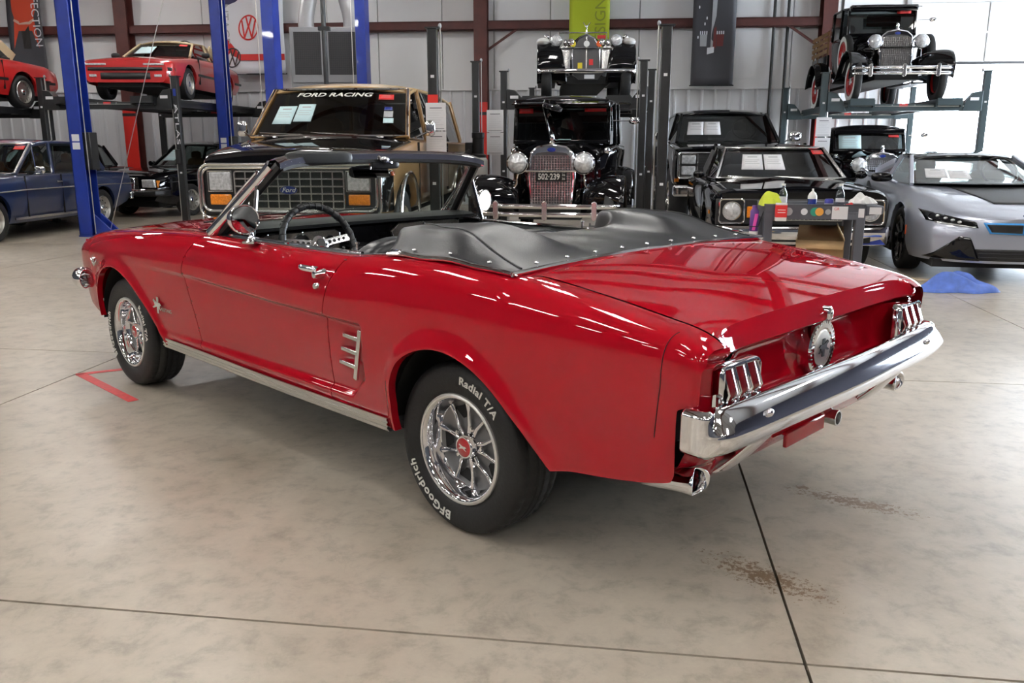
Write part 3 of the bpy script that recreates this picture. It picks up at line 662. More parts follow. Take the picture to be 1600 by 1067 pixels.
    G().tube([(1.564, y, z) for y, z in ((-.64, .82), (-.64, .918), (-.60, .928), (-.22, .928), (-.16, .885), (-.19, .81))], .004, 6, True).obj('glove_box_trim', chrome, gb)
    G().lathe([(.009, 1.566), (.009, 1.555), (.001, 1.554)], 12, (0, -.38, .912), 'x').obj('glove_box_knob', chrome, gb)
    horse_g(.6).map(lambda x, y, z: (1.562 + y, -x - .59, .875 + z)).prism([(-.597, .845), (-.583, .845), (-.583, .905), (-.597, .905)], 1.562, 1.565, 'yz').obj('glove_box_emblem', chrome, gb, smooth=0)
    rd = G().box(1.545, 1.584, -.10, .10, .77, .82).obj('radio', MT['black_plastic'], T, bev=.005)
    G().box(1.541, 1.546, -.07, .07, .785, .80).obj('radio_bezel', chrome, rd)
    for s in (-1, 1): G().lathe([(.013, 1.545), (.012, 1.52), (.001, 1.519)], 14, (0, s * .085, .792), 'x').obj('radio_knob', chrome, rd)
    # steering wheel
    C = Vector((1.43, .380, .868)); ax = Vector((-1, 0, .40)).normalized(); ex = Vector((0, 1, 0)); ey = ax.cross(ex) * -1
    if ey.z < 0: ey = -ey
    RW = .192
    sw = G().tube([C + (ex * math.cos(a) + ey * math.sin(a)) * (RW + 0) for a in [2 * pi * k / 72 for k in range(72)]], [.0165 + .0022 * math.cos(k * pi * .66) for k in range(72)], 10, True).obj('steering_wheel', MT['seat_vinyl'], T)
    for k in range(36):   # lacing around the rim
        a = 2 * pi * k / 36; p = C + (ex * math.cos(a) + ey * math.sin(a)) * RW; ra = (ex * math.cos(a) + ey * math.sin(a)); tg = (-ex * math.sin(a) + ey * math.cos(a))
        G().tube([p + (ra * math.cos(b) + ax * math.sin(b)) * .0175 + tg * (.012 * (b / pi - 1)) for b in [pi * 2 * j / 8 for j in range(9)]], .0028, 5).obj('rim_lacing', MT['black_plastic'], sw)
    hub = G().tube([C - ax * .10, C - ax * .02, C + ax * .012, C + ax * .018], [.03, .036, .042, .030], 20).obj('hub', chrome, sw)
    G().tube([C + ax * .018, C + ax * .022], [.024, .022], 16).obj('horn_cap', MT['black_plastic'], hub)
    for an in (R(8), R(172), R(270)):
        d_ = ex * math.cos(an) + ey * math.sin(an); pr_ = ax.cross(d_)
        g = G().bar(C + d_ * .03, C + d_ * (RW - .005), .036, .006, ax); sp = g.obj('spoke', chrome, sw, bev=.002)
        for k in range(4): G().tube([C + d_ * (.06 + k * .028) + ax * .0032, C + d_ * (.06 + k * .028) + ax * .005], .0088 - k * .0008, 14).obj('spoke_hole', MT['black_gap'], sp)
    G().tube([C - ax * .02, C - ax * .5], [.028, .032], 14).obj('steering_column', blk, T)
    G().tube([C - ax * .07, C - ax * .07 - ex * .20 + ey * .03], [.006, .005], 8).ball(C - ax * .07 - ex * .205 + ey * .03, .013).obj('turn_signal_lever', chrome, T)
    G().tube([(1.30, 0, .45), (1.27, 0, .62), (1.25, 0, .74)], .010, 10).tube([(1.25, .035, .745), (1.25, -.035, .745)], .014, 10).obj('gear_selector', chrome, T)
    G().box(.95, 1.6, -.13, .13, .29, .48).obj('console', MT['black_plastic'], T, bev=.03)
    # seats
    def seat(y, wide, u0, zt, back=.95, nm='front_seat'):
        st = G().ball((u0 + .25, y, .50), (.27, wide, .11), 24, 12, .55).obj(nm, vin, T)
        g = G().ball((0, 0, 0), (.10, wide, .255), 28, 14, .6).map(lambda a, b, c: (a + u0 - .02 - c * .28 - .03 * (1 - (b / wide) ** 2), b + y, c + zt - .255 - .03 * (abs(b) / wide) ** 3)); g.obj('backrest', vin, st)
        for k in range(5):
            yy = y + (k - 2) * wide * .34
            G().ball((u0 + .26, yy, .60), (.22, wide * .15, .022), 12, 6, .7).obj('seat_pleat', vin, st)
    seat(.37, .27, .90, .955); seat(-.37, .27, .86, .935)
    G().ball((.32, 0, .52), (.25, .56, .10), 24, 10, .5).obj('rear_seat', vin, T)
    G().ball((.08, 0, .70), (.10, .60, .22), 28, 12, .5).obj('rear_backrest', vin, T)
    mir = G().ball((1.53, 0, 1.20), (.012, .125, .034), 20, 10, .6).obj('rearview_mirror', MT['black_plastic'], T)
    G().box(1.517, 1.519, -.11, .11, 1.172, 1.227).map(lambda x, y, z: (x + (z - 1.20) * .35 - .004, y, z)).obj('mirror_glass', MT['mirror'], mir)
    G().tube([(1.53, 0, 1.20), (1.50, 0, 1.26), (1.47, 0, 1.285)], .007, 8).obj('mirror_stalk', chrome, mir)
    # windshield : frame, header, glass
    def wsp(v, k):   # v -1..1 across, k 0 base .. 1 header
        b = Vector((1.985 - .20 * v * v - .03 * v ** 4, .755 * v, .925)); t = Vector((1.475 - .075 * v * v, .625 * v, 1.262 + .018 * (1 - v * v) - .022 * abs(v) ** 9))
        return b.lerp(t, k)
    g = G(); g.grid(lambda a, b: wsp(lerp(-.985, .985, a), lerp(.02, .985, b)), 24, 8); g.obj('windshield', MT['glass'], T, thick=.005)
    for s in (-1, 1):
        g = G(); 
        for (dv, w_, h_) in ((0, .036, .045), ):
            pts = [wsp(s * 1.0, k / 8) for k in range(9)]
            g.tube(pts, [.030, .028, .026, .025, .024, .024, .024, .026, .030], 10)
        g.obj('windshield_pillar', chrome, T, smooth=60)
        g = G().tube([wsp(s * .985, k / 8) + Vector((-.035, -s * .012, .0)) for k in range(9)], .024, 8).obj('pillar_trim', MT['black_plastic'], T)
        # vent window frame
        vw = G().tube([(1.84, s * .735, .925), (1.60, s * .685, 1.12), (1.485, s * .650, 1.215)], .0075, 8).tube([(1.485, s * .65, 1.215), (1.445, s * .715, .925)], .009, 8).obj('vent_window', chrome, T)
        G().add([(1.80, s * .735, .93), (1.455, s * .715, .93), (1.485, s * .652, 1.20), (1.60, s * .683, 1.115)], [(0, 1, 2, 3)]).obj('vent_glass', MT['glass'], vw, thick=.004)
    hd = G(); hd.grid(lambda a, b: (lambda p, q: (p.x + q[0], p.y, p.z + q[1]))(wsp(lerp(-1.0, 1.0, a), 1), [(.05, -.024), (.052, .002), (.024, .022), (-.03, .026), (-.066, .010), (-.068, -.016), (-.03, -.030), (.05, -.024)][round(b * 7)]), 36, 7)
    hd.obj('windshield_header', chrome, T, smooth=60)
    hs = G(); hs.grid(lambda a, b: (lambda p, q: (p.x + q[0], p.y, p.z + q[1]))(wsp(lerp(-.97, .97, a), 1), [(-.030, -.028), (-.066, -.014), (-.066, -.030), (-.03, -.036)][round(b * 3)]), 30, 3).obj('header_weatherstrip', MT['black_plastic'], T)
    G().tube([wsp(lerp(-1, 1, k / 24), .0) + Vector((0, 0, .004)) for k in range(25)], .014, 8).obj('windshield_base_trim', chrome, T)
    for s, dz_, tip in ((1, 0.0, 0), (-1, -.0, .5)):
        y0, y1 = sorted((s * .20, s * .56))
        if s > 0: G().ball((1.385, .385, 1.272), (.022, .178, .032), 26, 12, .45).obj('sun_visor', MT['black_plastic'], T)
        else: G().ball((1.42, -.02, 1.235), (.012, .085, .020), 20, 8, .5).obj('sun_visor', MT['seat_vinyl'], T)
        G().tube([(1.42, s * .57, 1.262), (1.40, s * .60, 1.238), (1.375, s * .60, 1.240)], .008, 8).ball((1.375, s * .60, 1.240), .012).obj('header_latch', chrome, T)
    G().tube([(1.41, .03, 1.275), (1.395, 0, 1.25), (1.41, -.05, 1.245)], .009, 8).ball((1.40, 0, 1.262), (.016, .03, .014)).obj('visor_bracket', chrome, T)
    for s in (.1, .62):   # wipers
        wp = G().tube([(2.06, s - .05, .955), (1.99, s - .1, .972), (1.93, s - .28, .985)], .006, 6).obj('wiper_arm', chrome, T)
        G().tube([(1.985, s + .06, .958), (1.93, s - .28, .985), (1.90, s - .42, .985)], .005, 6).obj('wiper_blade', MT['black_plastic'], wp)
    # door mirrors
    for s, u in ((1, 1.345), (-1, 1.60)):
        y = .835
        mb = G().lathe([(.040, 0), (.040, .008), (.020, .014), (.012, .03), (.011, .055), (.014, .07)], 20, (u - .045, s * (y - .03), .918)).obj('door_mirror', chrome, T)
        g = G().lathe([(.001, .085), (.03, .078), (.05, .055), (.062, .02), (.064, 0), (.060, -.004), (.057, .0), (.001, .002)], 30, (u - .055, s * y, 1.020), 'x').map(lambda a, b, c: (a + .18 * s * (b - s * y), b, c))
        g.obj('mirror_shell', chrome, mb)
        G().lathe([(.056, -.001), (.001, -.0012)], 30, (u - .055, s * y, 1.020), 'x', caps=False).map(lambda a, b, c: (a + .18 * s * (b - s * y), b, c)).obj('mirror_glass', MT['mirror'], mb)
    # ------------------------------------------------ folded-top boot
    def boot(a, b):
        v = lerp(-.782, .782, b); av = abs(v) / .782; n_ = v / .782
        uf = lerp(.30, .375, sst(.45, .75, av)); uf = lerp(uf, .372, 1)
        front = lerp(.285, .52, sst(.42, .72, av)) - .13 * sst(.80, 1.0, av); rearu = -.248 + .02 * (1 - av * av)
        if av > .985: front = .375
        u = lerp(front, rearu, a)
        base = (ZT(u) + .010 + .014 * (1 - av ** 2))
        lobe = sst(.36, .56, av)
        k = sst(0, .22, a) * sst(1.0, .55, a)
        h = (.066 * lobe + .012) * sst(-.06, .10, a) * sst(1.02, .42, a) * (1 - sst(.84, 1.0, av)) ** .8
        h += .004 * math.sin(u * 21 + v * 9) * lobe * k + .003 * math.sin(v * 23 - u * 14) * k * (1 - av)
        drop = -.10 * (1 - sst(0, .06, a)) * (1 - sst(.80, .95, av))
        return (u, v, base + h + drop)
    g = G(); g.grid(boot, 44, 90); bt = g.obj('top_boot', MT['vinyl'], T, smooth=60, thick=.004)
    edge = [(lambda p: (p[0], p[1], p[2]))(boot(k / 20, 1)) for k in range(21)] + [boot(1, 1 - k / 60) for k in range(61)] + [boot(1 - k / 20, 0) for k in range(21)]
    G().tube([(p[0], p[1] * 1.004, p[2] - .004) for p in edge], .008, 8).obj('boot_molding', chrome, T)
    sn = G().ball((0, 0, 0), (.008, .008, .005), 10, 6)
    i_ = 0
    for k in [4, 10, 16] + list(range(26, 80, 6)) + [85, 91, 97]:
        p = boot_p = edge[k]; c_ = .955
        o = (sn.obj('snap', chrome, bt) if i_ == 0 else None)
        pos = (p[0] + (.016 if 20 < k < 82 else 0), p[1] * (1 if 20 < k < 82 else .975), p[2] + .014)
        if o is None: o = first.copy(); COL.objects.link(o)
        else: first = o
        o.location = pos; i_ += 1
    for s in (-1, 1): G().tube([(.40, s * .762, .945), (.36, s * .775, .953), (.30, s * .778, .957)], [.006, .012, .010], 8).obj('boot_end_cap', chrome, T)
    # seam lines on the boot
    for s in (-1, 1): G().tube([(lambda p: (p[0], p[1], p[2] + .002))(boot(lerp(.12, .97, k / 20), .5 + s * lerp(.36, .46, k / 20))) for k in range(21)], .003, 5).obj('boot_seam', MT['black_plastic'], bt)
    # ------------------------------------------------ wheels
    def wheel(loc, s, rotl):
        w = thing('w', None, None, loc); w.name = 'wheel'; w.parent = T
        for k_ in ('label', 'category'):
            if k_ in w: del w[k_]
        TR = .306
        pr = [(.190, .078), (.196, .090), (.215, .099), (.245, .1045), (.270, .104), (.288, .098), (.297, .088), (.3035, .074), (.305, .060), (.300, .056), (.300, .050), (.3055, .046), (.306, .020), (.300, .017), (.300, .011), (.306, .008)]
        full = [(r, h) for r, h in pr] + [(r, -h) for r, h in reversed(pr)]
        g = G(); N = 132
        def tf(a, b):
            r, h = full[round(b * (len(full) - 1))]; an = 2 * pi * a
            if r > .302 and abs(h) > .045 and round(a * N) % 3 == 0: r -= .005
            return (r * math.cos(an), h, r * math.sin(an))
        g.grid(tf, N, len(full) - 1, cu=True); ty = g.obj('tire', MT['rubber'], w, smooth=50)
        for txt, mid, sz in (('BFGoodrich', 232 + rotl, .047), ('Radial T/A', 62 + rotl, .040)):
            Rm = .252
            def bend(x, y, z, mid=mid):
                an = R(mid) - s * x / Rm * 1.12 * (1); r = Rm + z * .92
                return (-s * r * math.cos(an) * -1 if False else r * math.cos(an), s * .1049 + s * (.0 - y), r * math.sin(an))
            def bend2(x, y, z, mid=mid):
                an = R(mid) - x / Rm * 1.1; r = Rm + z * .95   # seen from outside, left-hand side
                X = -r * math.cos(an); return (X if s > 0 else -X, s * (.1045 - y), r * math.sin(an))
            text(txt, sz, .003, bend2, bold=.0009, sp=1.08).obj('tire_lettering', MT['white_letter'], ty, smooth=0)
        # rim: polished trim ring + barrel, grey dish, five twin chrome ribs, red cap
        rim = G().lathe([(p[0], s * p[1]) for p in [(.188, .075), (.198, .086), (.197, .094), (.188, .0985), (.180, .094), (.174, .078), (.170, .055), (.165, .030), (.160, .024)]], 56, (0, 0, 0), 'y', caps=False).obj('trim_ring', chrome, w, smooth=60)
        G().lathe([(.1985, s * .090), (.1965, s * .0975), (.190, s * .1005), (.185, s * .0985)], 56, (0, 0, 0), 'y', caps=False).obj('rim_edge', mat('polished_lip', (.80, .78, .74), .35, .6), rim)
        dish = G().lathe([(p[0], s * p[1]) for p in [(.165, .028), (.150, .020), (.12, .016), (.085, .022), (.05, .030), (.001, .030)]], 48, (0, 0, 0), 'y', caps=False).obj('wheel_disc', MT['argent'], w)
        G().lathe([(.19, -s * .07), (.165, -s * .02), (.001, -s * .02)], 40, (0, 0, 0), 'y', caps=False).obj('brake_drum', MT['black_gap'], w)
        for k in range(5):
            a = R(90 + 72 * k + 14); 
            ho = G(); pts = [(.148, a + R(36) - R(15)), (.148, a + R(36) + R(15)), (.098, a + R(36) + R(5)), (.098, a + R(36) - R(5))]
            top = [(r_ * math.cos(q_), s * (.0225 if r_ > .12 else .0235), r_ * math.sin(q_)) for r_, q_ in pts]
            ho.add(top, [(0, 1, 2, 3)]); ho.obj('wheel_slot', MT['black_gap'], dish, smooth=0)
            for e in (-1, 1):
                ins, out = a + e * R(11), a + e * R(19)
                G().tube([(.046 * math.cos(a + e * R(16)), s * .036, .046 * math.sin(a + e * R(16))), (.075 * math.cos(ins + e * R(3)), s * .036, .075 * math.sin(ins + e * R(3))), (.12 * math.cos(out), s * .029, .12 * math.sin(out)), (.158 * math.cos(out + e * R(1)), s * .029, .158 * math.sin(out + e * R(1)))], [.009, .008, .0075, .012], 8).obj('spoke_rib', chrome, dish, smooth=60)
            G().lathe([(.0105, s * .028), (.0105, s * .046), (.007, s * .050), (.001, s * .0505)], 6, (.066 * math.cos(a), 0, .066 * math.sin(a)), 'y').obj('lug_nut', chrome, dish, smooth=30)
        cap = G().lathe([(.044, s * .030), (.043, s * .062), (.038, s * .068), (.034, s * .068)], 30, (0, 0, 0), 'y', caps=False).obj('hub_cap', chrome, w)
        G().lathe([(.035, s * .066), (.030, s * .0695), (.001, s * .071)], 30, (0, 0, 0), 'y').obj('cap_medallion', MT['red_cap'], cap)
        horse_g(.42).map(lambda x, y, z: (x, s * .0715 + y * .6, z)).obj('cap_horse', chrome, cap, smooth=0)
        return w
    for u, ro in ((0, 0), (2.743, -42)):
        for s in (1, -1): wheel((u, s * .705, .306), s, ro)
    # underbody bits that show below the sills
    G().bar((.4, .5, .24), (2.2, .5, .25), .07, .06).bar((.4, -.5, .24), (2.2, -.5, .25), .07, .06).tube([(0, .6, .306), (0, -.6, .306)], .045, 10).tube([(2.743, .6, .28), (2.743, -.6, .28)], .03, 10).obj('chassis', MT['black_gap'], T)
    return T
build_convertible()
# ================================================================ lifts
def lift4(label, fl_, fr_, dep, zp, zt=2.6, yaw=BR, stk=None, m='lift_black', run=True, backs=True):
    """four-post parking lift: fl_/fr_ = world xy of the two posts nearest the camera, dep = distance to the far pair"""
    T = thing('four_post_lift', label, 'lift', (fl_[0], fl_[1], 0), math.atan2(fr_[1] - fl_[1], fr_[0] - fl_[0]))
    w = math.hypot(fr_[0] - fl_[0], fr_[1] - fl_[1])
    pos = [(0, 0), (w, 0), (0, dep), (w, dep)]
    for k, (x, y) in enumerate(pos):
        s = 1 if x == 0 else -1
        p = G().box(x - .055, x + .055, y - .05, y + .05, .012, zt).obj('post', m, T, bev=.008)
        G().box(x - .10, x + .10, y - .13, y + .13, 0, .014).obj('base_plate', m, p)
        G().box(x - .075, x + .085, y - .06, y + .06, zt, zt + .016).obj('post_cap', m, p)
        G().tube([(x + s * .085, y, .05), (x + s * .085, y, zt + .05)], .009, 6).obj('cable', 'brushed', p)
        G().ball((x + s * .085, y, zt + .03), (.02, .02, .03), 8, 6).obj('cable_end', 'grey_metal', p)
        for z in (zt * .35, zt * .8): G().box(x - .02, x + .02, y - .0515, y - .0495, z, z + .03).obj('decal', 'paper', p)
    for y in (0, dep):
        b = G().box(.06, w - .06, y - .06, y + .06, zp - .15, zp - .03).obj('crossbeam', m, T, bev=.006)
        for x, s in ((.06, 1), (w - .06, -1)):
            G().prism([(x, zp - .16), (x + s * .32, zp - .16), (x + s * .26, zp + .02), (x + s * .14, zp + .16), (x, zp + .18)], y - .075, y + .075).obj('carriage', m, b, bev=.006)
            G().box(*sorted((x + s * .06, x + s * .2)), y - .078, y - .0755, zp + .02, zp + .07).obj('decal', 'paper', b)
        G().tube([(.1, y - .066, zp - .06), (w - .1, y - .066, zp - .075)], .007, 6).obj('cable', 'brushed', b)
        for k in range(6): G().ball((.4 + k * (w - .8) / 5, y - .062, zp - .05), (.012, .006, .012), 8, 4).obj('bolt', 'grey_metal', b)
        G().box(w / 2 - .07, w / 2 + .07, y - .0625, y - .0605, zp - .08, zp - .03).obj('decal', 'sticker_red', b)
    if run:
        for x in (w / 2 - .72, w / 2 + .72):
            r = G().box(x - .22, x + .22, -.15, dep + .15, zp - .03, zp).box(x - .22, x - .19, -.15, dep + .15, zp - .09, zp + .04).box(x + .19, x + .22, -.15, dep + .15, zp - .09, zp + .04).obj('runway', m, T)
            G().box(x - .2, x + .2, -.19, -.15, zp - .06, zp + .06).obj('wheel_stop', m, r)
    return T
def sheet_paper(T, loc, w, h, name='notice', rot=0, nl=7):
    """printed page fixed to a post"""
    p = G().box(loc[0] - w / 2, loc[0] + w / 2, loc[1] - .003, loc[1], loc[2], loc[2] + h).obj(name, 'paper', T)
    G().box(loc[0] - w * .3, loc[0] + w * .3, loc[1] - .0042, loc[1] - .003, loc[2] + h * .80, loc[2] + h * .83).obj('heading', 'ink', p)
    for k in range(nl): G().box(loc[0] - w * .36, loc[0] + w * (.36 - .1 * (k % 3)), loc[1] - .0042, loc[1] - .003, loc[2] + h * (.72 - k * .085), loc[2] + h * (.726 - k * .085)).obj('text_line', 'b_lgrey', p)
    G().box(loc[0] - w * .4, loc[0] + w * .4, loc[1] - .0042, loc[1] - .003, loc[2] + h * .07, loc[2] + h * .085).obj('text_line', 'ink', p)
    return p
LA = lift4('lowered black four-post lift under the black sedan with the white number plate', (-.88, 9.88), (1.67, 9.66), 3.75, .115)
# red band on the near left post, on its notices
pb = G().box(-.058, .058, -.0535, -.0515, 1.55, 1.90).obj('red_band', 'safety_red', LA)
LB = lift4('raised black four-post lift carrying the black roadster near the back wall', (-.14, 15.30), (2.36, 14.95), 4.2, 2.13)
LC = lift4('raised lift carrying the old black pickup beside the bright doorway', (5.50, 15.55), (8.15, 15.18), 4.0, 2.10, m=mat('lift_grey', (.06, .085, .095), .4, .3))
LD = lift4('raised black four-post lift carrying the red convertible with tan roof', (-8.35, 15.66), (-5.83, 15.30), 3.9, 2.14, zt=2.52)
LE = lift4('raised black four-post lift at the left edge of the picture', (-12.4, 14.03), (-9.83, 13.67), 3.95, 2.06)
text('ATLAS', .15, .003, lambda x, y, z: (2.546 + z * .62, -.053 + y, 1.72 - x * 1.6)).obj('lettering', 'paper', LD, smooth=0)
G().box(2.52, 2.57, -.0535, -.0515, 2.2, 2.32).obj('blue_mark', 'lift_blue', LD)
G().box(2.50, 2.57, -.12, -.052, 1.05, 1.3).obj('control_box', 'black_plastic', LD, bev=.01)
# blue two-post lifts
def post2(label, x, y, s, rz=BR, foot=True, zt=4.6):
    T = thing('lift_column', label, 'lift', (x, y, 0), rz, 'blue two-post lift columns')
    G().box(-.10, .10, -.012, .012, .02, zt).box(*((-.10, -.085) if s > 0 else (.085, .10)), -.012, .26, .02, zt).box(-.10, .10, .25, .262, .02, zt).obj('column', 'lift_blue', T, bev=.004)
    G().box(*sorted((-s * .11, s * .42)), -.03, .28, 0, .02).obj('base_plate', 'lift_blue', T)
    G().prism([(s * .135, .02), (s * .40, .02), (s * .40, .10), (s * .135, .34)], .02, .05).prism([(s * .135, .02), (s * .40, .02), (s * .40, .10), (s * .135, .34)], .2, .23).obj('gusset', 'lift_blue', T)
    G().box(*sorted((s * .06, s * .20)), .03, .22, 1.0, 1.55).obj('carriage', 'lift_black', T, bev=.01)
    G().tube([(s * .17, -.02, .05), (s * .17, -.02, zt)], .008, 6).obj('cable', 'brushed', T)
    G().box(-.06, .06, -.0145, -.0125, 1.42, 1.52).obj('decal', 'paper', T); G().box(-.06, .06, -.0145, -.0125, 1.30, 1.40).obj('decal', 'paper', T)
    return T
post2('nearest tall blue lift column, standing in front of the blue sedan', -6.50, 13.0, 1)
post2('blue lift column rising behind the left corner of the wagon roof', -3.98, 14.6, -1)
post2('slim blue lift column crossing the tail of the red car on the lift', -5.72, 17.3, 1)
post2('blue lift column right of the grey filter cabinet', -2.92, 17.25, -1)
tag(G().tube([(-5.0, 13.4, 4.0), (-6.15, 13.05, .10)], .006, 6).obj('guy_cable', 'brushed'), 'thin steel cable slanting down to the foot of the nearest blue column', 'cable')
# notices taped to posts
for lb, L_, x, z in (('pair of printed pages on the post beside the wood-panelled wagon', LA, .03, 1.20), ):
    for k, (dz_, lab) in enumerate(((.31, 'upper printed page taped to the post beside the wood-panelled wagon'), (0, 'lower printed page taped to the post beside the wood-panelled wagon'))):
        T = thing('paper_notice', lab, 'paper', (-.85, 9.80, z + dz_), BR, 'pages taped to lift posts'); sheet_paper(T, (0, 0, 0), .23, .30)
for (x, y, z, lab) in ((-.30, 13.45, 1.56, 'upper page on the post left of the black sedan'), (-.30, 13.45, 1.22, 'lower page on the post left of the black sedan'), (5.46, 15.44, 1.52, 'upper page on the grey post left of the bright doorway'), (5.46, 15.44, 1.17, 'lower page on the grey post left of the bright doorway')):
    T = thing('paper_notice', lab, 'paper', (x + .04, y, z), BR, 'pages taped to lift posts'); sheet_paper(T, (0, 0, 0), .26, .33)
# filter cabinet with ducts
T = thing('filter_cabinet', 'grey metal air filter cabinet with dark mesh doors and two ducts', 'cabinet', (-3.72, 17.75, 0), 0)
G().box(-.70, .70, 0, .9, 0, 3.66).obj('body', 'grey_metal', T, bev=.01)
mat('mesh_dark', (.06, .06, .065), .7, bump=.5, bscale=120); mat('duct', (.35, .35, .36), .45, .5)
for s in (-1, 1):
    x0 = -.66 if s < 0 else .03; d = G().box(x0, x0 + .63, -.03, 0, 2.60, 3.62).obj('mesh_door', 'grey_metal', T, bev=.006)
    G().box(x0 + .05, x0 + .58, -.034, -.03, 2.75, 3.56).obj('mesh', 'mesh_dark', d)
    for k in range(14): G().box(x0 + .05 + k * .04, x0 + .056 + k * .04, -.038, -.034, 2.75, 3.56).obj('mesh_wire', 'steel_dark', d)
    for k in range(20): G().box(x0 + .05, x0 + .58, -.038, -.034, 2.76 + k * .042, 2.765 + k * .042).obj('mesh_wire', 'steel_dark', d)
    G().tube(cr([(s * .45, .45, 3.6), (s * .45, .45, 3.9), (s * .36, .45, 4.3), (s * .2, .45, 4.9)], 5), .16, 16).obj('duct', 'duct', T)
T = thing('stand_pole', 'dark upright pole in front of the grey filter cabinet', 'pole', (-3.55, 16.9, 0), 0)
G().tube([(0, 0, 0), (0, 0, 5.2)], .045, 10).obj('shaft', 'lift_black', T); G().box(-.10, .12, -.06, .06, 3.48, 3.55).obj('clamp', 'lift_black', T)
# hydraulic unit and white canister left of the black sedan
T = thing('power_unit', 'black motor pump unit with white oil canister behind the wood-panelled wagon', 'pump', (-.50, 12.9, 0), BR)
G().box(-.14, .14, -.1, .1, 0, .62).obj('stand', 'lift_black', T, bev=.01)
G().lathe([(.13, .62), (.14, .66), (.14, 1.14), (.12, 1.18), (.001, 1.18)], 20).obj('canister', mat('canister', (.72, .71, .66), .4), T)
G().lathe([(.12, 1.18), (.12, 1.22), (.085, 1.24), (.085, 1.46), (.095, 1.47), (.095, 1.54), (.001, 1.55)], 20).obj('motor', 'black_plastic', T)
G().box(-.19, -.08, -.06, .06, 1.22, 1.40).obj('valve_block', 'black_plastic', T, bev=.01)
for k in range(3): G().tube(cr([(-.12, -.06, 1.3 - k * .04), (-.2, -.12, 1.2), (-.2, -.14, .9), (-.14, -.1, .6)], 5), .012, 6).obj('hose', 'rubber', T)
# conduits on the back wall
for k, x in enumerate((4.05, 4.35)):
    a, b = rotp(x, 20.3, WR); tag(G().tube([(a, b, 0), (a, b, 6.4)], .035, 8).obj('conduit', 'black_plastic'), ('left' if k == 0 else 'right') + ' of two black vertical conduits on the back wall by the red column', 'pipe', 'black conduits on the back wall')
# ================================================================ vehicle toolkit (u forwards, v to the vehicle's left)
def shell(T, st, m, arches=(), name='body', nu=80, sub_=5, lip=.05, smooth=40, parent=None, caps=True, keep=None):
    """lofted body. st: (u, (v,z), (v,z), ...) half sections from sill to crown"""
    K = len(st[0]) - 1
    F = [[cub(*[(s[0], s[k + 1][c]) for s in st]) for c in (0, 1)] for k in range(K)]
    u0, u1 = min(s[0] for s in st), max(s[0] for s in st)
    us = sorted(set([lerp(u0, u1, i / nu) for i in range(nu + 1)] + [s[0] for s in st]))
    g = G(); rows = []
    for u in us:
        P = cr([(0, F[k][0](u), F[k][1](u)) for k in range(K)], sub_); rows.append([(u, max(p.y, 0), p.z) for p in P])
    n = len(rows[0]); g.grid(lambda a, b: rows[round(a * (len(us) - 1))][round(b * (n - 1))], len(us) - 1, n - 1)
    if arches: arch_trim(g, [(a[0], a[1], a[2], .25) for a in arches], lip)
    g.mirror()
    if caps:
        for r in (rows[0], rows[-1]):
            ring_ = r + [(p[0], -p[1], p[2]) for p in reversed(r[:-1])]
            o = len(g.v); g.v += ring_; g.f.append(tuple(range(o, o + len(ring_))))
    if keep: g.f = [f for f in g.f if keep(*[sum(g.v[i][c] for i in f) / len(f) for c in range(3)])]
    return g.obj(name, m, parent or T, smooth=smooth)
from mathutils.bvhtree import BVHTree
def surf(o):
    me = o.data; return BVHTree.FromPolygons([v.co for v in me.vertices], [tuple(p.vertices) for p in me.polygons])
def patch(T, bvh, name, Q, m, off=.006, nx=10, ny=6, d=(-1, 0, 0), thick=.004, smooth=60):
    """sheet lying on a body surface: Q = four (y,z) corners ll, lr, ul, ur seen from the front (or (x,y) when d points down)"""
    def fn(a, b):
        p = [lerp(lerp(Q[0][k], Q[1][k], a), lerp(Q[2][k], Q[3][k], a), b) for k in (0, 1)]
        o = Vector((4, p[0], p[1])) if d[0] else Vector((p[0], p[1], 4)); h = bvh.ray_cast(o, Vector(d))
        if h[0] is None: h = bvh.find_nearest(Vector((.9, p[0], p[1])) if d[0] else Vector((p[0], p[1], .8)))
        return h[0] - Vector(d) * off
    return G().grid(fn, nx, ny).obj(name, m, T, smooth=smooth, thick=thick)
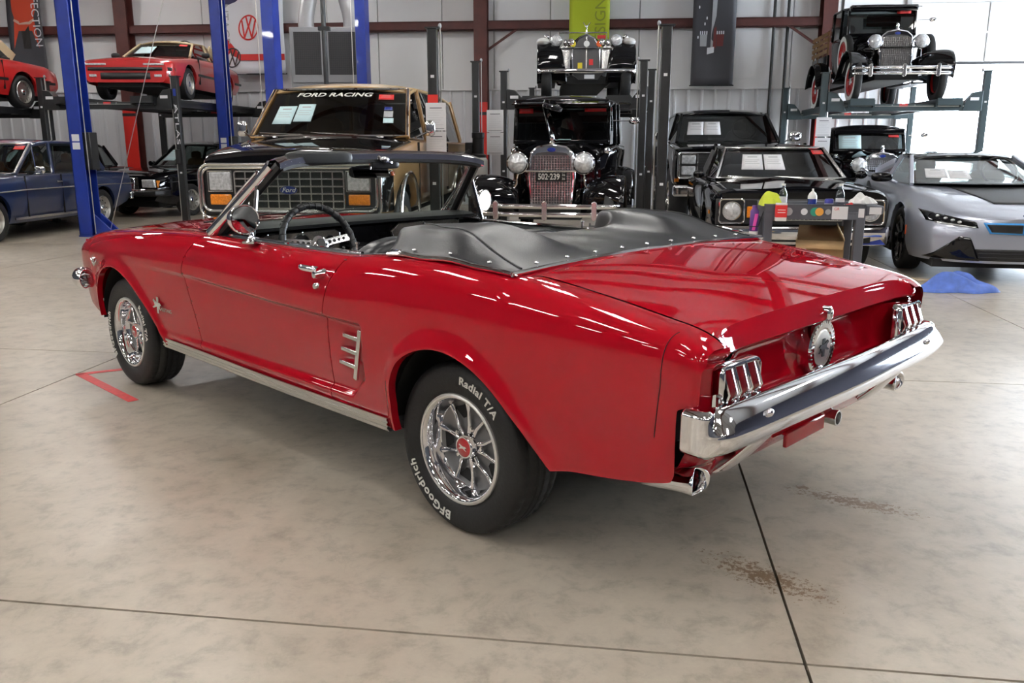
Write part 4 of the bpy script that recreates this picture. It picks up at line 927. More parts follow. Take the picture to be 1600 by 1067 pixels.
def wheel_bg(T, u, v, r=.33, w=.2, rim=.62, style='alloy', m='brushed', zc=None, tyre='rubber', white=0, n=8, hubm='chrome'):
    s = 1 if v > 0 else -1; W_ = bpy.data.objects.new('wheel', None); COL.objects.link(W_); W_.parent = T; W_.location = (u, v, r if zc is None else zc)
    h = w / 2; q = r * rim
    ty = G().lathe([(q, -h * .8), (q * 1.06, -h * .95), (lerp(q, r, .55), -h), (r * .965, -h * .9), (r, -h * .72), (r, h * .72), (r * .965, h * .9), (lerp(q, r, .55), h), (q * 1.06, h * .95), (q, h * .8)], 36, ax='y', caps=False).obj('tire', tyre, W_, smooth=50)
    if white: G().lathe([(q * 1.07, s * h * .985), (lerp(q, r, .6), s * h * 1.015), (r * .93, s * h * .97)], 36, ax='y', caps=False).obj('white_sidewall', 'white_enamel', ty)
    G().lathe([(q * 1.03, s * h * .92), (q * .98, s * h * .98), (q * .92, s * h * .8), (q * .88, s * h * .35), (q * .86, -s * h * .6)], 32, ax='y', caps=False).obj('rim', m, W_)
    if style in ('alloy', 'wire', 'wood'):
        G().lathe([(q * .88, 0), (.001, 0)], 28, ax='y', caps=False).obj('wheel_back', 'black_gap', W_)
        for k in range(n):
            a = 2 * pi * k / n; wd = q * (.22 if style == 'alloy' else .09)
            G().bar((q * .15 * math.cos(a), s * h * .62, q * .15 * math.sin(a)), (q * .92 * math.cos(a), s * h * .55, q * .92 * math.sin(a)), wd, h * .2, (0, 1, 0)).obj('spoke', m, W_)
    else:
        d = G().lathe([(q * .9, s * h * .3), (q * .75, s * h * .45), (q * .55, s * h * .62), (q * .3, s * h * .5), (.001, s * h * .5)], 32, ax='y', caps=False).obj('wheel_disc', m, W_)
        for k in range(n): a = 2 * pi * k / n; G().lathe([(q * .075, s * h * .60), (.001, s * h * .601)], 10, (q * .66 * math.cos(a), 0, q * .66 * math.sin(a)), 'y', caps=False).obj('vent_hole', 'black_gap', d)
    G().lathe([(q * .3, s * h * .45), (q * .28, s * h * .85), (q * .18, s * h * .98), (.001, s * h)], 20, ax='y').obj('hub', hubm, W_)
    return W_
def qm(Q, s, t, off=0):
    """point on the quad Q = [ll, lr, ul, ur]"""
    a, b, c, d = [Vector(p) for p in Q]; p = a.lerp(b, s).lerp(c.lerp(d, s), t)
    n = (b - a).cross(c - a).normalized(); return p + n * off
def decal(T, name, Q, s0, s1, t0, t1, m, off=.012, th=.0015):
    g = G(); P = [qm(Q, s, t, o) for o in (off, off + th) for s, t in ((s0, t0), (s1, t0), (s1, t1), (s0, t1))]
    return g.add(P, [(3, 2, 1, 0), (4, 5, 6, 7), (0, 1, 5, 4), (1, 2, 6, 5), (2, 3, 7, 6), (3, 0, 4, 7)]).obj(name, m, T)
def decal_text(T, Q, s, s0, s1, t, hgt, m, off=.014, shear=0, bold=0):
    """text written along the quad between s0 and s1, centre height t"""
    g = text(s, 1, .004, shear=shear, bold=bold); xs = [p[0] for p in g.v]; zs = [p[2] for p in g.v]; a, b = min(xs), max(xs); c, d = min(zs), max(zs)
    g.map(lambda x, y, z: qm(Q, lerp(s0, s1, (x - a) / (b - a)), t + hgt * ((z - c) / (d - c) - .5), off - y)); return g.obj('lettering', m, T, smooth=0)
def page(T, Q, s0, s1, t0, t1, off=.012, m='paper'):
    p = decal(T, 'window_page', Q, s0, s1, t0, t1, m, off); k = (t1 - t0); w = s1 - s0
    decal(p, 'page_heading', Q, s0 + w * .25, s1 - w * .25, t1 - k * .2, t1 - k * .15, 'b_lgrey', off + .002)
    for j in range(4): decal(p, 'page_line', Q, s0 + w * .15, s1 - w * (.15 + .1 * (j % 2)), t1 - k * (.34 + j * .11), t1 - k * (.33 + j * .11), 'b_lgrey', off + .002)
    return p
def cabin(T, low, up, paint, glass='glass_dark', pw=.05, crown=.04, bow=.08, rbow=.04, trim=None, roofm=None, fd=.045, rd=.03, pil=None, ribs=0):
    """greenhouse: low/up = matching (u,v,z) points of the left side, front to rear. returns the windshield quad and parts"""
    N = len(low); out = {}
    fl_, fu = Vector(low[0]), Vector(up[0]); mir = lambda p: Vector((p[0], -p[1], p[2]))
    for s in (1, -1):
        f = (lambda p: Vector(p)) if s > 0 else mir
        for i in range(N):
            wd = pil[i] if pil else pw
            if wd: G().bar(f(low[i]), f(up[i]), wd, .045, (0, 1, 0)).obj('pillar', paint, T, bev=.008)
        for i in range(N - 1):
            G().add([f(low[i]), f(low[i + 1]), f(up[i + 1]), f(up[i])], [(0, 1, 2, 3)]).obj('side_glass', glass, T, smooth=0)
            if trim: G().tube([f(low[i]), f(low[i + 1]), f(up[i + 1]), f(up[i])], .010, 6, True).obj('window_trim', trim, T)
    def ws(a, b, L_, U_, bw):
        v = lerp(-1, 1, a); p = Vector((L_[0], L_[1] * v, L_[2])).lerp(Vector((U_[0], U_[1] * v, U_[2])), b); p.x += bw * (1 - v * v); return p
    W_ = G().grid(lambda a, b: ws(a, b, low[0], up[0], bow), 16, 6).obj('windshield', glass, T)
    G().grid(lambda a, b: ws(a, b, low[-1], up[-1], -rbow), 12, 4).obj('rear_window', glass, T)
    if trim: G().tube([ws(k / 12, 0, low[0], up[0], bow) + Vector((.022, 0, .012)) for k in range(13)] + [ws(1 - k / 12, 1, low[0], up[0], bow) + Vector((.022, 0, .012)) for k in range(13)], .018, 6, True).obj('windshield_trim', trim, T)
    # roof
    us = [p[0] for p in up]; fv = cub(*[(p[0], p[1]) for p in up]); fz = cub(*[(p[0], p[2]) for p in up]); a0, a1 = us[0] + .03, us[-1] - .03
    def rf(a, b):
        u = lerp(a0, a1, a); v = lerp(-1, 1, b); w = fv(u) + .018; fall = fd * (1 - sst(0, .14, a)) + rd * sst(.86, 1, a)
        return (u + bow * (1 - v * v) * (1 - sst(0, .3, a)), v * w, fz(u) + .012 + crown * (1 - abs(v) ** 2.6) - fall * .6 + (fall * .0))
    r = G().grid(rf, 24, 20).obj('roof', roofm or paint, T, smooth=60, thick=.035); out['roof'] = r
    def wq(b0=0, b1=1): return [ws(.0, b0, low[0], up[0], bow * .55), ws(1, b0, low[0], up[0], bow * .55), ws(0, b1, low[0], up[0], bow * .55), ws(1, b1, low[0], up[0], bow * .55)]
    out['Q'] = wq(); out['ws'] = lambda a, b: ws(a, b, low[0], up[0], bow)
    return out
def wspage(T, c, a0, a1, b0, b1, m='paper', off=.012, lines=True, name='window_page'):
    """sheet lying on the inside curve of the windshield"""
    f = c['ws']; g = G().grid(lambda a, b: f(lerp(a0, a1, a), lerp(b0, b1, b)) + Vector((off, 0, 0)), 4, 3); o = g.obj(name, m, T, thick=.002)
    if lines:
        for k, (x0, x1, y0, y1) in enumerate(((.25, .75, .80, .86), (.15, .85, .62, .64), (.15, .75, .5, .52), (.15, .85, .38, .40))):
            G().grid(lambda a, b: f(lerp(a0, a1, lerp(x0, x1, a)), lerp(b0, b1, lerp(y0, y1, b))) + Vector((off + .003, 0, 0)), 3, 1).obj('page_line', 'b_lgrey', o)
    return o
def wstext(T, c, s, a0, a1, b, h, m, shear=0, bold=.0, off=.014):
    g = text(s, 1, .002, shear=shear, bold=bold); xs = [p[0] for p in g.v]; zs = [p[2] for p in g.v]; x0, x1, z0, z1 = min(xs), max(xs), min(zs), max(zs)
    g.map(lambda x, y, z: c['ws'](lerp(a0, a1, (x - x0) / (x1 - x0)), b + h * ((z - z0) / (z1 - z0) - .5)) + Vector((off - y, 0, 0))); return g.obj('lettering', m, T, smooth=0)
def wipers(T, c, m='chrome', ys=(.28, .62), rev=1):
    for a in ys:
        p0 = c['ws'](a + .22 * rev, -.02); p1 = c['ws'](a - .02 * rev, .07); p2 = c['ws'](a - .20 * rev, .10); p3 = c['ws'](a + .10 * rev, .06); o = Vector((.03, 0, .0))
        w = G().tube([p0 + o, p1 + o], .008, 6).obj('wiper_arm', m, T); G().tube([p2 + o, p1 + o, p3 + o], .006, 6).obj('wiper_blade', m, w)
def seats(T, u, z, vs_=(.36, -.36), m='seat_vinyl', w=.22, h=.55, wheelv=.36, wheelu=.55, base=None):
    for v in vs_:
        s = G().ball((u, v, z), (.09, w, h), 16, 10, .6).obj('seat_back', m, T); G().ball((u, v, z + h + .05), (.05, w * .55, .09), 12, 8, .7).obj('headrest', m, s)
    if wheelv is not None:
        c = Vector((u + wheelu, wheelv, z + .22)); e = Vector((-.5, 0, .87))
        G().tube([c + Vector((0, 1, 0)) * .19 * math.cos(a) + e * .19 * math.sin(a) for a in [2 * pi * k / 24 for k in range(24)]], .014, 6, True).obj('steering_wheel', 'black_plastic', T)
mat('tan_paint', (.36, .20, .07), .35, .25, .8); mat('wood_vinyl', (.20, .085, .03), .35, 0, .5, noise=.5, nscale=3.5, ndetail=6); mat('tan_roof', (.42, .27, .11), .4, 0, .5)
mat('silver_paint', (.48, .51, .60), .3, .55, 1); mat('navy_paint', (.010, .022, .075), .3, .1, 1); mat('bright_red', (.50, .012, .012), .35, 0, 1); mat('cloth_tan', (.42, .33, .20), .8)
mat('grey_stripe', (.28, .28, .30), .35, .2, .6); mat('blue_trim', (.04, .35, .85), .3, 0, .6); mat('interior_dark', (.012, .012, .013), .8); mat('interior_tan', (.14, .085, .04), .75); mat('seat_light', (.30, .27, .23), .7)  # the blue is a plain trim colour for the sports car's grille edge
mat('orange_lens', (.8, .12, .02), .2, 0, 1); mat('oval_blue', (.012, .03, .22), .25, 0, 1); mat('bumper_silver', (.6, .6, .6), .3, 1); mat('mudtyre', (.02, .02, .021), .75, bump=.8, bscale=34)
# ---------------------------------------------------------------- wood-panelled 4x4 wagon
def wagon():
    T = thing('suv_wagon', 'black-hooded tan wagon with wood side panels and white lettering across its windshield', 'car', (-2.08, 8.1, .13), R(-94.2)); tan = 'tan_paint'
    W_, H = .97, 1.17
    st = [(0.0, (.76, .52), (.83, .56), (.845, .82), (.83, 1.0), (.76, 1.06), (.42, 1.095), (0, 1.11)), (-.08, (.80, .50), (.865, .56), (.88, .85), (.865, 1.03), (.80, 1.10), (.45, 1.14), (0, 1.155)), (-1.28, (.90, .56), (.965, .64), (.985, .95), (.965, 1.16), (.90, 1.25), (.45, 1.29), (0, 1.30)), (-1.45, (.90, .56), (.965, .64), (.985, .95), (.965, 1.18), (.92, 1.27), (.45, 1.30), (0, 1.31)), (-5.65, (.90, .58), (.96, .66), (.975, .95), (.955, 1.18), (.92, 1.27), (.45, 1.29), (0, 1.30)), (-5.75, (.86, .62), (.93, .68), (.94, .95), (.93, 1.15), (.88, 1.24), (.45, 1.26), (0, 1.27))]
    ar = [(-.78, .44, .48), (-4.55, .44, .48)]
    shell(T, st, tan, ar, lip=.06)
    # hood and front clip in black
    g = [(0.012, (.74, 1.0), (.80, 1.04), (.77, 1.075), (.42, 1.115), (0, 1.13)), (-.08, (.77, 1.05), (.825, 1.09), (.80, 1.122), (.45, 1.16), (0, 1.175)), (-1.27, (.86, 1.20), (.90, 1.235), (.87, 1.27), (.45, 1.312), (0, 1.325))]
    shell(T, g, 'black_paint', name='hood', nu=20)
    for s in (1, -1): G().grid(lambda a, b: (lerp(.006, -.30, a), s * (lerp(.875, .82, sst(.6, 1, b)) + .012 + .03 * a - .03 * sst(.2, 0, a)), lerp(.60, 1.07 + .08 * a, b)), 8, 12).obj('fender_cap', 'black_paint', T)
    # grille surround
    Q = [(.03, -.93, .70), (.03, .93, .70), (.03, -.93, 1.14), (.03, .93, 1.14)]
    fr = G().box(-.02, .03, -.84, .84, .56, 1.03).obj('front_panel', 'black_plastic', T, bev=.03)
    def rnd(y0, y1, z0, z1, r=.05): return [(.045, cy + r * math.cos(a), cz + r * math.sin(a)) for cy, cz, a0 in ((y1 - r, z1 - r, 0), (y0 + r, z1 - r, 90), (y0 + r, z0 + r, 180), (y1 - r, z0 + r, 270)) for a in [R(a0 + k * 22.5) for k in range(5)]]
    G().tube(rnd(-.83, .83, .61, 1.01, .08), .016, 8, True).obj('grille_frame', 'chrome_soft', fr); G().tube(rnd(-.865, .865, .545, 1.04, .10), .014, 8, True).obj('clip_trim', 'chrome_soft', fr)
    dz = -.105
    gi = G().tube(rnd(-.52, .52, .635, .975, .02), .012, 6, True).obj('grille', 'chrome_soft', T)
    for k in range(1, 5): G().box(.036, .056, -.51, .51, .635 + k * .068 - .007, .635 + k * .068 + .007).obj('grille_bar', 'chrome_soft', gi)
    for k in range(1, 10): G().box(.034, .05, -.52 + k * .104 - .006, -.52 + k * .104 + .006, .64, .97).obj('grille_bar', 'chrome_soft', gi)
    G().box(.031, .034, -.52, .52, .635, .975).obj('grille_mesh', 'black_gap', gi)
    ov = G().lathe([(.085, .05), (.085, .066), (.078, .072), (.001, .073)], 32, (0, 0, (.805)), 'x').map(lambda x, y, z: (x, y, (.805) + (z - (.805)) * .46)).obj('oval_emblem', 'oval_blue', gi)
    G().tube([(.069, .083 * math.cos(a), (.805) + .038 * math.sin(a)) for a in [2 * pi * k / 32 for k in range(32)]], .004, 6, True).obj('emblem_rim', 'chrome', ov)
    text('Ford', .058, .002, lambda x, y, z: (.075 - y, x * 1.15, (.805) + z), shear=.3).obj('emblem_script', 'white_letter', ov, smooth=0)
    for s in (-1, 1):
        h = G().box(.035, .058, *sorted((s * .555, s * .765)), .80, .97).obj('headlamp', 'lamp_glass', T, bev=.018, seg=3)
        G().tube([(.052, s * .66 + a * .115, .885 + b * .093) for a, b in ((-1, -1), (1, -1), (1, 1), (-1, 1))], .008, 6, True).obj('headlamp_bezel', 'chrome_soft', h)
        G().box(.035, .06, *sorted((s * .56, s * .765)), .665, .765).obj('turn_signal', 'amber_lens', T, bev=.02, seg=3)
        G().box(*sorted((-.33, -.25)), *sorted((s * .90, s * .925)), .93, .97).obj('side_marker', 'orange_lens', T, bev=.005)
    G().box(.06, .20, -.88, .88, .37, .53).obj('front_bumper', 'chrome', T, bev=.03, seg=3)
    # wood panels with trim, arch mouldings
    for s in (-1, 1):
        for k, (u0, u1) in enumerate(((-1.34, -2.35), (-2.365, -3.40), (-5.12, -5.66))):
            G().box(u1, u0, *sorted((s * .985, s * .992)), .70, 1.12).obj('wood_panel', 'wood_vinyl', T, bev=.004)
        G().box(-5.10, -3.415, *sorted((s * .985, s * .992)), .97, 1.12).obj('wood_panel', 'wood_vinyl', T, bev=.004)
        G().tube([(-1.32, s * .992, 1.13), (-5.7, s * .988, 1.13)], .010, 6).obj('belt_molding', 'chrome_soft', T)
        for (u0, z0, r) in ar: G().tube([(u0 + .51 * math.cos(a), s * .985, z0 + .51 * math.sin(a)) for a in [R(-5 + k * 10) for k in range(20)]], .018, 6).obj('arch_molding', 'chrome_soft', T)
        for uu in (-1.33, -2.357, -3.407): G().box(uu - .005, uu + .005, *sorted((s * .97, s * .9935)), .66, 1.25).obj('door_gap', 'black_gap', T)
        for uu in (-2.2, -3.25): G().box(uu - .07, uu + .07, *sorted((s * .975, s * 1.005)), 1.17, 1.205).obj('door_handle', 'chrome', T, bev=.006)
    low = [(-1.36, .86, 1.30), (-2.36, .89, 1.27), (-3.41, .89, 1.27), (-5.60, .86, 1.27)]; up = [(-1.95, .765, 1.82), (-2.40, .77, 1.86), (-3.43, .77, 1.87), (-5.25, .75, 1.84)]
    c = cabin(T, low, up, tan, 'glass_dark', crown=.055, bow=.14, trim='chrome', roofm='tan_roof', pil=[.06, .06, .07, .12])
    G().box(-5.4, -1.5, -.84, .84, 1.24, 1.335).obj('cabin_floor', 'interior_tan', T)
    G().grid(lambda a, b: (lerp(-1.34, -1.75, b) + .1 * (1 - lerp(-1, 1, a) ** 2), lerp(-.78, .78, a), 1.325 + .05 * sst(.3, .8, b)), 12, 5).obj('dash_top', 'interior_tan', T)
    seats(T, -2.5, 1.32, h=.24, m='interior_tan', wheelu=.5)
    wstext(T, c, 'FORD RACING', .20, .76, .905, .085, 'white_letter', shear=.25, bold=.025)
    wspage(T, c, .10, .235, .28, .66, mat('paper_blue', (.60, .80, .84), .7)); wspage(T, c, .245, .37, .33, .70, 'paper_blue')
    wspage(T, c, .80, .905, .80, .91, 'sticker_red', name='window_sticker'); wspage(T, c, .845, .90, .57, .65, 'oval_blue', lines=False, name='window_sticker'); wspage(T, c, .845, .905, .42, .55, 'b_lgrey', lines=False, name='window_sticker'); wspage(T, c, .845, .91, .30, .40, 'paper_blue', lines=False, name='window_sticker')
    wipers(T, c, 'chrome_soft', (.25, .60))
    for s in (-1, 1):
        mr = G().ball((-1.62, s * 1.06, 1.40), (.03, .06, .085), 14, 10, .6).obj('door_mirror', 'chrome', T); G().tube([(-1.5, s * .92, 1.3), (-1.60, s * 1.03, 1.36)], .012, 6).obj('mirror_arm', 'chrome', mr)
        for u in (-.78, -4.55): wheel_bg(T, u, s * .80, .39, .27, .56, 'steel', 'chrome_soft')
    G().box(-5.6, -.2, -.6, .6, .40, .62).obj('chassis', 'black_gap', T); G().box(-5.9, -5.76, -.94, .94, .52, .66).obj('rear_bumper', 'chrome', T, bev=.02)
wagon()
# ---------------------------------------------------------------- upright vintage cars on one plan
def vintage(label, loc, rz, kind='sedan', name='vintage_car'):
    """kind: sedan / pickup / coupe. origin on the ground below the headlamps"""
    T = thing(name, label, 'car', loc, rz); bk = 'black_paint'
    gr = -.10      # radiator face
    # radiator shell and grille
    def rs(o, z0, z1): return [(-.26 + o, z0), (-.285 + o, z0 + .5 * (z1 - z0)), (-.255 + o, z1 - .10), (-.17, z1 - .03 - o * .6), (0, z1 - o), (.17, z1 - .03 - o * .6), (.255 - o, z1 - .10), (.285 - o, z0 + .5 * (z1 - z0)), (.26 - o, z0)]
    sh = G().prism(rs(0, .50, 1.24), gr - .10, gr, 'yz').obj('radiator_shell', 'chrome', T, bev=.02)
    gl = G().prism(rs(.035, .53, 1.185), gr, gr + .008, 'yz').obj('grille', mat('grille_mesh', (.10, .10, .105), .4, .8), sh)
    for k in range(15): G().box(gr + .008, gr + .013, -.225 + k * .032, -.219 + k * .032, .54, 1.10).obj('grille_wire', 'chrome_soft', gl)
    for k in range(20): G().box(gr + .008, gr + .012, -.235, .235, .55 + k * .029, .554 + k * .029).obj('grille_wire', 'chrome_soft', gl)
    em = G().lathe([(.05, gr), (.05, gr + .012), (.001, gr + .013)], 20, (0, 0, 1.17), 'x').map(lambda x, y, z: (x, y, 1.17 + (z - 1.17) * .5)).obj('oval_emblem', 'oval_blue', sh)
    G().lathe([(.03, 1.22), (.035, 1.25), (.02, 1.27), (.028, 1.30), (.018, 1.34), (.001, 1.35)], 14, (gr - .05, 0, 0)).obj('radiator_cap', 'chrome', sh)
    # hood
    st = [(gr - .08, (.25, .55), (.275, .85), (.25, 1.12), (.12, 1.20), (0, 1.215)), (-1.02, (.40, .55), (.46, .85), (.44, 1.12), (.22, 1.25), (0, 1.275))]
    hd = shell(T, st, bk, name='hood', nu=14)
    for s in (-1, 1):
        for k in range(12):
            u = -.38 - k * .045; v = lerp(.275, .46, (gr - .08 - u) / .84) + .004
            G().bar((u, s * v, .72), (u, s * v, .98), .012, .012).obj('louver', bk, hd)
    G().box(-3.6, .05, -.36, .36, .38, .50).obj('frame', 'black_gap', T)
    # fenders and running boards
    for s in (-1, 1):
        path = cr([(.30, .40), (.34, .62), (.22, .82), (-.02, .90), (-.28, .84), (-.50, .66), (-.70, .48), (-.95, .40)], 5); N = len(path)
        inner = cr([(.0, .46), (-.02, .54), (-.06, .64), (-.15, .72), (-.32, .73), (-.52, .62), (-.70, .47), (-.95, .40)], 5)
        def ff(a, b):
            i = round(a * (N - 1)); p = path[i]; c_ = lerp(-1, 1, b); vi, vo = .34 + .20 * sst(.55, 1, a), .86; qn = inner[i]
            return (lerp(qn.x, p.x, b ** .8), s * lerp(vi, vo, b), lerp(qn.y, p.y, b ** .8) + .075 * (1 - c_ * c_) * (1 - .3 * b) - .02)
        G().grid(ff, N - 1, 10).obj('front_fender', bk, T, smooth=60, thick=.012)
        G().grid(lambda a, b: (inner[round(a * (N - 1))].x, s * (.35 + .20 * sst(.55, 1, a)), lerp(inner[round(a * (N - 1))].y, .42, b)), N - 1, 2).obj('fender_apron', bk, T)
        G().box(-2.35, -.9, *sorted((s * .55, s * .86)), .38, .41).obj('running_board', 'black_plastic', T, bev=.005)
        p2 = cr([(-2.30, .40), (-2.36, .62), (-2.52, .82), (-2.76, .90), (-3.0, .84), (-3.18, .66), (-3.28, .45)], 5); M = len(p2)
        G().grid(lambda a, b: (p2[round(a * (M - 1))].x, s * lerp(.55, .86, b), p2[round(a * (M - 1))].y + .05 * (1 - lerp(-1, 1, b) ** 2) - .02), M - 1, 8).obj('rear_fender', bk, T, smooth=60, thick=.012)
        # head lamps on a bar
        hl = G().lathe([(.001, .07), (.06, .06), (.105, .03), (.12, 0), (.128, -.005), (.125, -.02), (.10, -.10), (.05, -.16), (.001, -.18)], 28, (.0, s * .385, 1.02), 'x').obj('headlamp', 'chrome', T)
        G().lathe([(.001, .074), (.06, .064), (.105, .033), (.112, .015)], 28, (.0, s * .385, 1.02), 'x', caps=False).obj('headlamp_lens', 'lamp_glass', hl)
        G().tube([(-.02, s * .385, .90), (-.05, s * .40, .78), (-.05, s * .46, .70)], .014, 8).obj('lamp_stalk', 'chrome' if kind != 'pickup' else bk, hl)
        cw = G().lathe([(.001, .03), (.03, .025), (.045, 0), (.04, -.04), (.001, -.06)], 16, (-.92, s * .58, 1.16), 'x').obj('cowl_lamp', 'chrome', T); G().tube([(-.94, s * .56, 1.14), (-.98, s * .46, 1.06)], .012, 6).obj('lamp_bracket', 'chrome', cw)
        if s > 0: G().ball((-1.12, s * .90, 1.52), (.02, .07, .045), 12, 8).tube([(-1.12, s * .64, 1.52), (-1.12, s * .86, 1.52)], .008, 6).obj('door_mirror', 'chrome', T)
        for u in (.0, -2.76):
            if kind == 'pickup': wheel_bg(T, u, s * .70, .37, .125, .66, 'wire', 'red_wheel', white=1, n=14, hubm='chrome')
            else: wheel_bg(T, u, s * .70, .37, .125, .66, 'wire', bk, n=14)
    G().tube([(-.03, -.46, .93), (-.03, .46, .93)], .013, 8).obj('lamp_bar', bk if kind != 'sedan' else 'chrome', T)
    # bumper: two flat bars with clamps
    for z in (.44, .53):
        G().grid(lambda a, b: (.46 - .10 * abs(lerp(-1, 1, a)) ** 3, lerp(-.82, .82, a), lerp(z, z + .05, b)), 24, 1).obj('bumper_bar', 'chrome', T, thick=.01)
    for v in (-.55, 0, .55): G().prism([(v - .03, .42), (v, .40), (v + .03, .42), (v + .03, .60), (v, .62), (v - .03, .60)], .44, .485, 'yz').obj('bumper_clamp', 'chrome_soft', T, bev=.005)
    # body tub
    back = -3.1 if kind == 'sedan' else -2.05
    st = [(-1.0, (.42, .46), (.50, .60), (.50, 1.00), (.45, 1.17), (.22, 1.27), (0, 1.285)), (-1.15, (.52, .44), (.60, .60), (.63, 1.0), (.60, 1.20), (.3, 1.24), (0, 1.25)), (-1.5, (.56, .44), (.645, .60), (.69, 1.0), (.665, 1.24), (.3, 1.25), (0, 1.25)), (back + .3, (.56, .44), (.65, .60), (.70, 1.0), (.675, 1.24), (.3, 1.25), (0, 1.25)), (back, (.50, .46), (.58, .60), (.62, 1.0), (.60, 1.24), (.3, 1.25), (0, 1.25))]
    shell(T, st, bk, name='body', nu=40)
    zt = 1.80 if kind != 'coupe' else 1.66
    low = [(-1.10, .585, 1.235), (-1.42, .655, 1.24), (-2.0, .665, 1.24)] + ([(-2.95, .60, 1.24)] if kind == 'sedan' else []); up = [(-1.15 if kind != 'coupe' else -1.28, .585, zt - .10), (-1.42, .635, zt - .05), (-2.0, .645, zt - .04)] + ([(-2.93, .60, zt - .06)] if kind == 'sedan' else [])
    c = cabin(T, low, up, bk, 'glass_dark', crown=.085, bow=.0 if kind != 'coupe' else .05, rbow=0, pil=[.055, .05, .09, .16][:len(low)], fd=.03)
    G().box(-1.12 if kind != 'coupe' else -1.3, -1.0 if kind != 'coupe' else -1.18, -.60, .60, zt - .13, zt - .02).obj('header_panel', bk, T, bev=.03)
    G().box(-1.10, -1.04, -.60, .60, 1.24, 1.29).obj('windshield_sill', bk, T, bev=.01)
    if kind != 'coupe': G().grid(lambda a, b: (lerp(-1.05, -.84, b), lerp(-.60, .60, a), zt - .03 - .05 * b), 8, 4).obj('sun_visor', bk, T, thick=.012)
    seats(T, -2.0, 1.1, h=.32, wheelu=.55)
    if kind == 'sedan':
        pl = G().box(gr + .02, gr + .028, -.18, .18, .81, .915).obj('number_plate', mat('plate_black', (.008, .008, .008), .4), T, bev=.006)
        text('502·239', .098, .003, lambda x, y, z: (gr + .030 - y, x * .80 - .025, .862 + z), bold=.002).obj('plate_number', 'white_letter', pl, smooth=0)
        for k, zz in ((0, .885), (1, .840)): text('36', .04, .003, lambda x, y, z: (gr + .030 - y, x + .145, zz + z)).obj('plate_year', 'white_letter', pl, smooth=0)
        # one half of the centre-hinged hood stands open
        G().add([(-.25, -.02, 1.24), (-1.0, -.03, 1.29), (-.98, -.20, 1.78), (-.30, -.13, 1.66)], [(0, 1, 2, 3)]).obj('raised_hood_panel', bk, T, thick=.012)
        G().add([(-.30, -.13, 1.66), (-.98, -.20, 1.78), (-.96, .06, 1.72), (-.32, .07, 1.60)], [(0, 1, 2, 3)]).obj('raised_hood_flap', bk, T, thick=.012)
        wspage(T, c, .03, .18, .82, .98, 'sticker_red', name='window_sticker'); wspage(T, c, .74, .97, .86, .98, 'sticker_red', name='window_sticker'); wspage(T, c, .40, .60, .04, .14, 'paper_blue', lines=False)
    if kind == 'pickup':
        G().grid(lambda a, b: (-1.02, lerp(-.3, .3, a), lerp(1.4, 1.6, b)), 1, 1).obj('dark_pane', 'glass_dark', T)  # small dark glass pane just ahead of the windshield
        wspage(T, c, .72, .93, .86, .98, 'sticker_red', name='window_sticker')
        bd = G().box(-3.5, -2.12, -.70, .70, .58, .66).obj('cargo_bed', bk, T)
        for s in (-1, 1): G().box(-3.5, -2.12, *sorted((s * .66, s * .70)), .66, 1.02).obj('bed_side', bk, bd)
        for k in range(4):
            for s in (-1, 1): G().box(-3.5, -2.12, *sorted((s * .70, s * .72)), 1.06 + k * .11, 1.13 + k * .11).obj('stake_slat', mat('stake_wood', (.30, .17, .07), .6, noise=.2), bd)
        for k in range(4):
            for s in (-1, 1): G().box(-3.45 + k * .42, -3.39 + k * .42, *sorted((s * .68, s * .70)), .9, 1.48).obj('stake_post', 'stake_wood', bd)
        wheel_bg(T, -.72, .70, .36, .12, .66, 'wire', 'red_wheel', white=1, n=14, zc=.86); wheel_bg(T, -.72, -.70, .36, .12, .66, 'wire', 'red_wheel', white=1, n=14, zc=.86)
    if kind == 'coupe':
        wspage(T, c, .06, .38, .12, .88, 'paper_blue'); wspage(T, c, .78, .93, .78, .94, 'sticker_red', name='window_sticker'); wipers(T, c, 'black_plastic', (.55,))
        G().ball((-3.0, 0, .95), (.9, .62, .34), 20, 12, .7).obj('rear_deck', bk, T)
    return T
mat('red_wheel', (.50, .015, .015), .4, 0, .5)
vintage('black antique sedan with chrome grille, double-bar bumper and white-on-black number plate', (.44, 9.95, .13), R(-100), 'sedan')
vintage('old black pickup with red wheels and whitewall tires parked up on the lift', (6.70, 15.48, 2.10), R(-97), 'pickup')
vintage('dark old coupe below the raised pickup, pages in its windshield', (6.15, 14.35, .02), R(-100), 'coupe')
